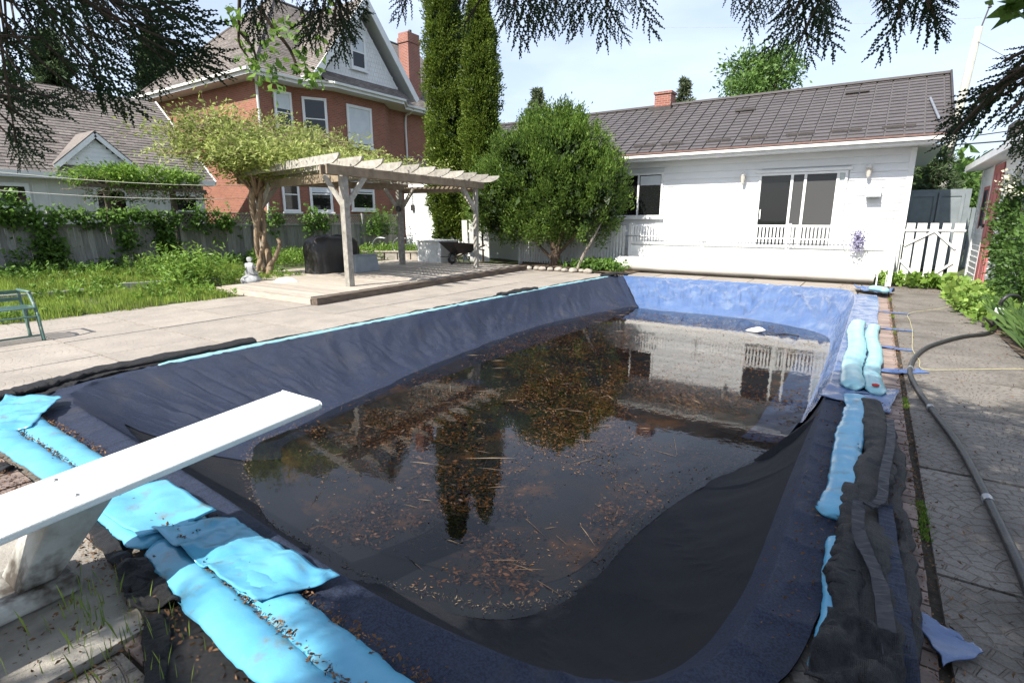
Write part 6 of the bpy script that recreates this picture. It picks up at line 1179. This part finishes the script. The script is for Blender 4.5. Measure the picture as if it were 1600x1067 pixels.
#SPRAYS
leaf_wis2 = leafmat('young_leaf', (.10,.20,.03), (.22,.34,.06), .45)
SPR = [(-1.425,0.620,2.056,0.30,0.84,-0.03,0.88,-0.40,-0.13,0.203), (-1.562,0.689,2.075,0.40,0.68,-0.42,0.93,0.35,0.07,0.227), (-1.478,0.661,2.065,-0.11,0.86,-0.20,1.18,-0.21,-0.38,0.192),
 (-1.596,0.678,2.092,0.12,0.65,-0.60,1.12,-0.62,-0.59,0.190), (-1.594,0.729,2.063,0.19,0.71,-0.50,0.98,-0.15,0.02,0.163), (-1.366,0.566,2.005,-0.28,0.63,-0.57,1.16,-0.46,-0.18,0.146),
 (-1.301,0.616,2.043,0.43,0.68,-0.38,0.58,-0.12,-0.23,0.123), (-1.718,0.673,2.128,-0.39,0.68,-0.42,0.61,-0.58,-0.50,0.162), (-1.479,0.549,2.009,0.02,0.57,-0.68,0.44,-0.33,-0.66,0.145),
 (-1.479,0.533,1.980,0.02,0.69,-0.57,1.14,-0.32,0.14,0.167), (-1.834,0.669,2.026,-0.18,0.64,-0.59,1.20,-0.20,-0.76,0.219), (-1.595,0.591,1.945,-0.47,0.60,-0.46,1.20,-0.79,0.26,0.166),
 (-1.767,0.619,2.019,-0.42,0.60,-0.51,0.90,0.01,0.17,0.160), (-1.612,0.548,1.952,-0.29,0.65,-0.54,1.31,0.09,-0.55,0.132), (-1.640,0.594,2.117,-0.25,0.75,-0.42,0.86,-0.71,0.03,0.147),
 (-1.440,0.467,2.037,0.41,0.42,-0.68,1.15,0.02,0.13,0.113), (-1.673,0.516,2.087,0.18,-0.00,-0.87,1.04,-0.21,-0.13,0.125), (-1.797,0.525,2.087,0.16,-0.06,-0.88,0.80,-0.19,-0.38,0.152),
 (-1.601,0.553,2.084,-0.59,0.33,-0.58,0.65,-0.82,0.10,0.160), (-1.713,0.564,2.096,-0.67,-0.05,-0.58,0.80,0.20,-0.15,0.166), (-1.713,0.486,2.047,-0.38,-0.00,-0.81,0.90,-0.40,-0.25,0.158),
 (-1.445,0.396,1.918,0.37,0.27,-0.77,0.24,-0.43,0.14,0.089), (-1.784,0.476,1.947,-0.52,0.57,-0.44,0.96,-0.06,-0.18,0.145), (-1.716,0.449,1.878,-0.22,0.87,0.03,1.37,-0.48,0.02,0.150),
 (-1.580,0.412,1.843,0.04,0.73,-0.52,0.77,0.00,0.16,0.106), (-1.454,0.383,1.789,-0.55,0.58,-0.40,1.14,-0.68,0.13,0.136), (-1.860,0.475,1.825,0.31,0.43,-0.72,0.78,-0.72,-0.28,0.121),
 (-1.663,0.449,1.818,-0.29,0.04,-0.85,0.64,-0.66,-0.63,0.116), (-1.783,0.444,1.885,0.41,0.79,-0.08,1.37,0.04,0.16,0.172), (-1.722,0.681,2.175,0.18,0.85,-0.22,0.71,-0.39,-0.49,0.173),
 (-1.632,0.687,2.158,0.39,0.79,-0.16,1.00,0.01,-0.39,0.182), (-1.696,0.770,2.213,-0.24,0.80,-0.32,1.07,-0.15,-0.38,0.142), (-1.559,0.474,2.076,-0.46,0.66,-0.40,0.42,0.03,-0.48,0.112),
 (-1.726,0.618,2.100,-0.08,-0.02,-0.89,0.79,0.01,-0.21,0.146), (-1.598,0.455,2.054,0.12,0.86,-0.22,1.06,-0.01,-0.49,0.100), (-1.778,0.700,2.071,0.50,0.68,-0.27,1.37,-0.01,-0.26,0.133),
 (-1.743,0.645,2.154,-0.41,0.55,-0.56,0.34,-0.22,-0.12,0.112), (-1.354,0.644,1.987,0.26,0.84,-0.14,0.53,-0.52,-0.83,0.156), (-1.380,0.641,1.977,0.27,0.80,-0.29,0.80,-1.17,-0.45,0.152),
 (-1.424,0.641,1.985,0.33,0.64,-0.53,0.93,-0.49,-0.68,0.103), (-1.417,0.430,1.840,-0.46,0.76,0.08,1.08,-0.46,-0.07,0.124), (-1.405,0.403,1.935,0.59,0.67,0.07,1.15,-0.44,-0.79,0.058),
 (-1.399,0.470,1.869,-0.56,0.66,-0.22,0.91,0.29,-0.30,0.109), (-1.381,0.410,2.019,-0.13,0.88,-0.03,1.21,-0.16,-0.21,0.140), (-1.706,0.775,2.159,-0.57,0.56,-0.41,0.80,-0.12,-0.68,0.143),
 (-2.046,0.673,2.189,0.36,0.20,-0.79,0.70,-0.46,0.01,0.142), (-1.886,0.717,2.063,-0.28,0.19,-0.83,1.01,0.04,0.06,0.173), (-1.886,0.524,2.003,-0.38,0.06,-0.81,0.86,-0.09,-0.04,0.161),
 (-1.598,0.638,2.127,-0.53,0.32,-0.64,1.36,0.05,-0.18,0.128), (-2.048,0.535,2.031,-0.77,0.15,-0.43,0.87,-0.61,0.17,0.171), (-2.008,0.678,2.231,-0.41,0.74,-0.29,0.78,0.13,-0.59,0.157),
 (-1.726,0.453,2.011,0.28,0.79,-0.31,0.49,-0.23,-0.99,0.096), (-1.625,0.692,2.025,-0.28,0.60,-0.60,0.75,-0.41,-0.51,0.153), (-1.774,0.476,2.028,-0.46,0.76,-0.05,0.95,-0.42,-0.58,0.105),
 (-1.627,0.615,2.134,0.44,0.72,-0.28,0.64,-0.67,-0.02,0.118), (-1.738,0.776,2.085,-0.27,0.72,-0.45,1.45,0.10,0.24,0.130), (-2.044,0.772,2.172,0.23,0.32,-0.80,0.67,0.08,-0.57,0.140),
 (-1.649,0.580,2.074,-0.54,0.39,-0.59,0.69,-0.57,-0.19,0.106), (-1.651,0.754,2.129,0.28,0.34,-0.78,1.31,-0.20,-0.27,0.085), (-1.465,0.548,2.100,-0.54,0.52,-0.49,0.52,-0.48,-0.12,0.116),
 (-1.891,0.711,2.155,-0.17,0.36,-0.80,0.96,-0.40,-0.49,0.110), (-2.002,0.816,2.306,-0.24,0.86,-0.03,0.87,-0.52,-0.10,0.169), (-1.720,0.519,2.059,-0.20,0.41,-0.77,0.43,-0.41,-0.60,0.089),
 (-1.717,0.540,2.083,0.28,0.23,-0.81,1.39,-0.31,-0.12,0.096), (-1.595,0.662,2.165,0.24,0.33,-0.79,0.97,-0.84,-0.23,0.116), (-1.789,0.518,1.999,-0.07,0.74,-0.50,1.12,-0.30,-0.76,0.079),
 (-1.934,0.769,2.259,-0.44,0.74,-0.24,0.74,-0.44,-0.46,0.138), (-1.907,0.629,2.039,-0.16,0.81,-0.35,1.05,-0.49,-0.30,0.106), (-1.365,0.884,2.164,-0.17,0.06,-0.88,0.81,-0.59,-0.12,0.142),
 (-1.275,0.834,2.130,-0.74,0.23,-0.43,0.19,-0.80,-0.07,0.152), (-1.230,0.818,2.089,-0.54,0.18,-0.69,0.24,-1.14,-0.41,0.107), (-1.106,0.926,2.110,-0.14,0.86,-0.19,0.49,-1.01,-0.29,0.127),
 (-1.179,0.995,2.132,-0.27,0.67,-0.53,1.24,-0.60,-0.51,0.127), (-1.127,0.940,2.092,-0.40,0.18,-0.78,0.43,-0.80,-0.27,0.138), (-1.234,1.040,2.141,-0.32,0.31,-0.77,1.07,-0.53,-0.52,0.146),
 (-1.256,1.019,2.154,-0.58,-0.05,-0.67,0.48,0.02,-0.49,0.165), (-1.148,0.919,2.076,-0.14,-0.26,-0.84,0.85,-1.00,-0.04,0.094), (-1.124,0.968,2.113,-0.02,0.15,-0.88,0.80,-0.29,-0.15,0.091),
 (-1.252,0.998,2.176,-0.70,0.24,-0.49,0.47,-0.04,-0.39,0.176), (-1.211,0.993,2.152,-0.36,0.65,-0.50,0.58,-1.15,-0.74,0.154), (-1.267,0.973,2.186,-0.40,0.51,-0.61,0.73,-0.85,-0.10,0.144),
 (-1.208,0.874,2.141,-0.52,0.61,-0.39,0.11,-1.02,-0.15,0.123), (-1.184,0.823,2.120,-0.38,0.40,-0.70,0.84,-0.48,-0.16,0.072), (-1.115,0.964,2.150,0.33,0.33,-0.76,0.80,-1.08,-0.34,0.086),
 (-1.321,0.901,2.174,-0.54,0.18,-0.69,0.39,-0.33,-0.45,0.102), (-1.178,0.916,2.081,-0.76,0.20,-0.43,1.07,-0.74,-0.20,0.106), (-1.153,0.979,2.080,-0.54,0.67,-0.23,0.67,-0.90,-0.56,0.109),
 (-1.024,1.095,2.159,-0.69,0.09,-0.56,0.91,-0.68,-0.33,0.113), (-1.043,1.071,2.169,0.02,0.08,-0.89,0.69,-0.83,-0.55,0.070), (-0.886,1.148,2.147,-0.47,-0.37,-0.67,0.62,-0.60,-0.08,0.077),
 (-0.882,1.168,2.110,-0.41,-0.35,-0.71,0.71,-0.73,-0.16,0.095), (-0.889,1.140,2.159,0.00,-0.29,-0.85,0.88,-0.41,-0.31,0.076), (-0.819,1.228,2.172,-0.38,0.19,-0.79,0.49,-0.87,-0.61,0.118),
 (-0.822,1.233,2.160,0.16,0.10,-0.87,0.69,-0.57,-0.40,0.154), (-0.779,1.253,2.171,-0.05,0.05,-0.89,0.31,-0.76,-0.56,0.151), (-0.801,1.351,2.208,-0.04,0.04,-0.89,0.28,-0.34,-0.21,0.133),
 (-0.702,1.244,2.152,-0.14,0.18,-0.86,0.54,-1.14,-0.13,0.115), (-0.760,1.180,2.131,-0.41,-0.09,-0.79,0.40,-0.84,0.19,0.097), (-0.817,1.346,2.210,-0.09,0.57,-0.68,0.41,-0.69,-0.69,0.156),
 (-0.785,1.358,2.191,-0.07,0.68,-0.57,-0.25,-0.74,-0.35,0.097), (-0.727,1.407,2.210,-0.21,-0.08,-0.86,0.47,-0.76,0.05,0.145), (-0.654,1.334,2.157,-0.51,0.53,-0.50,0.56,-0.59,0.42,0.159),
 (-0.659,1.439,2.191,-0.22,0.34,-0.79,0.61,-1.48,-0.28,0.159), (-0.662,1.449,2.149,0.33,0.36,-0.75,0.36,-1.43,-0.78,0.110), (-0.628,1.298,2.153,0.10,0.03,-0.89,0.25,-0.28,-0.13,0.110),
 (-0.620,1.410,2.188,-0.00,0.32,-0.83,0.57,-1.15,-0.98,0.095), (-0.591,1.442,2.192,0.31,0.23,-0.81,0.32,-1.35,-0.16,0.152), (-0.586,1.409,2.180,-0.29,0.78,-0.31,0.03,-1.07,-0.12,0.127),
 (-0.843,1.235,2.179,-0.23,-0.02,-0.86,0.59,-1.11,-0.38,0.080), (-0.834,1.195,2.151,-0.43,0.73,-0.28,0.72,-1.14,-0.64,0.078), (-0.785,1.234,2.166,-0.01,0.40,-0.80,0.33,-0.77,-0.38,0.125),
 (-0.693,1.259,2.168,-0.07,0.48,-0.75,0.39,-0.79,-0.82,0.107), (-0.277,1.308,2.081,0.05,0.02,-0.89,0.24,-0.34,-0.72,0.113), (-0.288,1.456,2.131,-0.13,0.75,-0.47,-0.30,-1.53,-0.14,0.133),
 (-0.327,1.354,2.119,0.05,0.73,-0.52,0.08,-0.66,-0.08,0.109), (-0.266,1.526,2.149,-0.19,0.82,-0.30,0.29,-0.62,-0.10,0.131), (-0.176,1.331,2.044,-0.45,-0.07,-0.77,0.50,-0.73,-0.31,0.133),
 (-0.212,1.584,2.087,-0.41,-0.12,-0.79,0.22,-1.19,-0.61,0.103), (-0.192,1.534,2.043,-0.29,-0.26,-0.80,0.22,-0.18,-0.20,0.113), (-0.206,1.599,2.062,0.18,0.35,-0.80,0.50,-0.87,-0.68,0.108),
 (-0.191,1.586,2.084,0.12,0.74,-0.48,-0.07,-0.99,-0.24,0.120), (-0.186,1.580,2.109,0.28,0.62,-0.57,0.22,-0.90,-0.26,0.177), (-0.159,1.483,2.100,0.12,0.76,-0.45,0.30,-0.34,-0.03,0.152),
 (-0.187,1.316,2.053,-0.45,0.01,-0.77,0.31,-0.74,-0.69,0.088), (-0.197,1.521,2.133,-0.12,0.54,-0.70,0.16,-1.54,-0.56,0.140), (-0.159,1.363,2.073,0.16,0.40,-0.78,0.45,-0.50,0.04,0.110),
 (-0.211,1.390,2.093,-0.19,0.56,-0.67,0.22,-1.12,-0.66,0.101), (-0.200,1.497,2.125,0.15,0.64,-0.61,0.04,-0.69,-0.20,0.140), (-0.164,1.463,2.107,0.24,0.49,-0.71,0.45,-0.77,-0.35,0.095),
 (-0.025,1.169,1.991,-0.21,0.65,-0.58,-0.29,-1.11,-0.45,0.077), (-0.005,1.276,2.002,-0.25,0.24,-0.82,0.27,-0.96,-0.41,0.127), (-0.014,1.213,1.984,0.02,0.08,-0.89,0.06,-0.60,0.30,0.076),
 (0.011,1.160,1.972,0.34,0.53,-0.64,0.61,-1.58,-0.83,0.125), (0.015,1.143,1.965,0.23,0.47,-0.72,-0.46,-1.59,0.05,0.084), (0.001,1.256,2.014,0.18,0.72,-0.49,0.33,-1.06,-0.27,0.122),
 (0.030,1.190,1.968,0.26,0.84,-0.15,-0.33,-0.74,-0.41,0.096), (-0.025,1.242,2.006,-0.05,0.82,-0.35,0.07,-0.83,-0.35,0.103), (0.024,1.170,1.945,0.34,0.44,-0.70,-0.27,-1.01,-0.35,0.080),
 (-0.036,1.129,1.972,-0.03,0.78,-0.42,-0.02,-0.63,-0.59,0.070), (0.128,0.900,1.797,-0.29,0.72,-0.45,0.27,-1.00,-0.08,0.060), (0.146,0.941,1.797,-0.71,0.15,-0.51,-0.25,-0.90,0.09,0.080),
 (0.134,0.850,1.765,-0.70,0.45,-0.33,0.26,-0.14,-0.31,0.096), (0.144,0.942,1.776,-0.61,0.50,-0.42,-0.27,-0.84,-0.31,0.129), (0.120,0.966,1.770,-0.70,0.33,-0.45,0.19,-1.25,-0.25,0.090),
 (0.108,0.953,1.754,-0.46,0.59,-0.49,-0.18,-0.65,0.25,0.095), (0.097,0.957,1.748,-0.54,0.09,-0.71,-0.45,-0.96,0.39,0.082), (0.133,0.828,1.748,-0.56,-0.21,-0.66,0.09,-0.70,-0.35,0.065),
 (0.149,0.919,1.757,-0.34,-0.14,-0.81,-0.20,-0.83,0.33,0.082), (0.145,0.957,1.750,-0.07,0.28,-0.85,0.37,-1.05,-0.07,0.073), (0.140,0.838,1.717,-0.17,-0.05,-0.87,-0.17,-0.66,-0.11,0.068),
 (0.145,0.862,1.772,-0.86,0.17,-0.17,0.19,-0.85,0.02,0.040), (0.116,0.867,1.765,-0.72,0.04,-0.52,0.01,-0.87,-0.48,0.055), (0.142,0.896,1.800,-0.82,0.07,-0.34,0.15,-0.88,-0.53,0.056),
 (0.151,0.894,1.711,-0.19,0.74,-0.45,-0.49,-0.90,-0.33,0.073)]
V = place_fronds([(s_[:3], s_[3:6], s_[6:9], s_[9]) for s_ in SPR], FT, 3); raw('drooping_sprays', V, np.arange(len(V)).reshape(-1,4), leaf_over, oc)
q = MB()
for s_ in SPR:
    p = Vector(s_[:3]); d = Vector(s_[3:6]); q.tube(spline([tuple(p+d*.05), tuple(p-d*.12+Vector((0,0,.02))), tuple(p-d*.25+Vector((0,0,.10)))], 5), [.002,.0025,.003,.004,.005], 4, False)
q.build('twigs', bark, oc, kind='stuff')

dt = thing('maple_branch', 'thin hanging twig with fresh light green leaves in front of the brick house roof', 'branch', (-2.2,2.2,3.4)); q = MB()
for pts in [[(-2.408, 1.5, 2.576), (-2.456, 1.506, 2.437), (-2.476, 1.512, 2.365), (-2.469, 1.545, 2.318)], [(-2.387, 1.569, 2.518), (-2.377, 1.63, 2.43), (-2.359, 1.684, 2.374), (-2.357, 1.719, 2.3)], [(-2.369, 1.654, 2.408), (-2.359, 1.692, 2.357), (-2.361, 1.719, 2.286), (-2.369, 1.716, 2.265)], [(-2.46, 1.511, 2.414), (-2.449, 1.558, 2.358), (-2.455, 1.572, 2.309)], [(-2.358, 1.763, 2.569), (-2.371, 1.797, 2.472), (-2.374, 1.828, 2.396)]]: q.tube(spline(pts, 8), [.009,.008,.008,.007,.006,.005,.004,.003], 5)
q.build('twigs', bark, dt, kind='stuff'); P = np.repeat(np.array([(-2.383, 1.464, 2.463), (-2.494, 1.494, 2.528), (-2.511, 1.495, 2.5), (-2.389, 1.608, 2.447), (-2.432, 1.662, 2.453), (-2.381, 1.648, 2.422), (-2.358, 1.595, 2.397), (-2.357, 1.572, 2.36), (-2.334, 1.566, 2.329), (-2.503, 1.541, 2.328), (-2.542, 1.577, 2.331), (-2.526, 1.56, 2.424), (-2.445, 1.499, 2.459), (-2.496, 1.579, 2.29), (-2.54, 1.614, 2.284), (-2.47, 1.662, 2.317), (-2.434, 1.647, 2.298), (-2.422, 1.604, 2.276), (-2.444, 1.627, 2.235), (-2.385, 1.598, 2.205), (-2.4, 1.587, 2.189), (-2.459, 1.663, 2.238), (-2.425, 1.772, 2.363), (-2.352, 1.734, 2.321), (-2.329, 1.726, 2.297), (-2.316, 1.732, 2.277), (-2.324, 1.761, 2.268), (-2.371, 1.814, 2.273), (-2.335, 1.756, 2.24), (-2.405, 1.83, 2.252), (-2.256, 1.752, 2.257), (-2.284, 1.697, 2.426), (-2.294, 1.729, 2.479), (-2.268, 1.782, 2.358), (-2.315, 1.832, 2.444), (-2.251, 1.841, 2.571), (-2.253, 1.862, 2.591), (-2.459, 1.601, 2.324), (-2.368, 1.55, 2.262), (-2.456, 1.567, 2.375), (-2.34, 1.689, 2.455), (-2.352, 1.649, 2.457), (-2.307, 1.654, 2.424)]), 7, 0); P = P+r.normal(0,.022,P.shape); D = r.normal(0,1,P.shape)+np.array([0,0,-.6]); leaves('leaf_cluster', P, D, .038, leaf_wis2, dt, .6, jit=.4, kind='stuff')
dt = thing('corner_branch', 'tip of a light green leafy branch in the top right corner', 'branch', (1.7,1.5,2.5))
P = np.repeat(np.array([(0.254, 2.399, 2.257), (0.268, 2.397, 2.257), (0.282, 2.395, 2.259), (0.292, 2.397, 2.247), (0.277, 2.399, 2.247)]), 10, 0); P = P+r.normal(0,.02,P.shape); leaves('leaf_cluster', P, r.normal(0,1,P.shape), .05, leaf_wis2, dt, .6, kind='stuff')
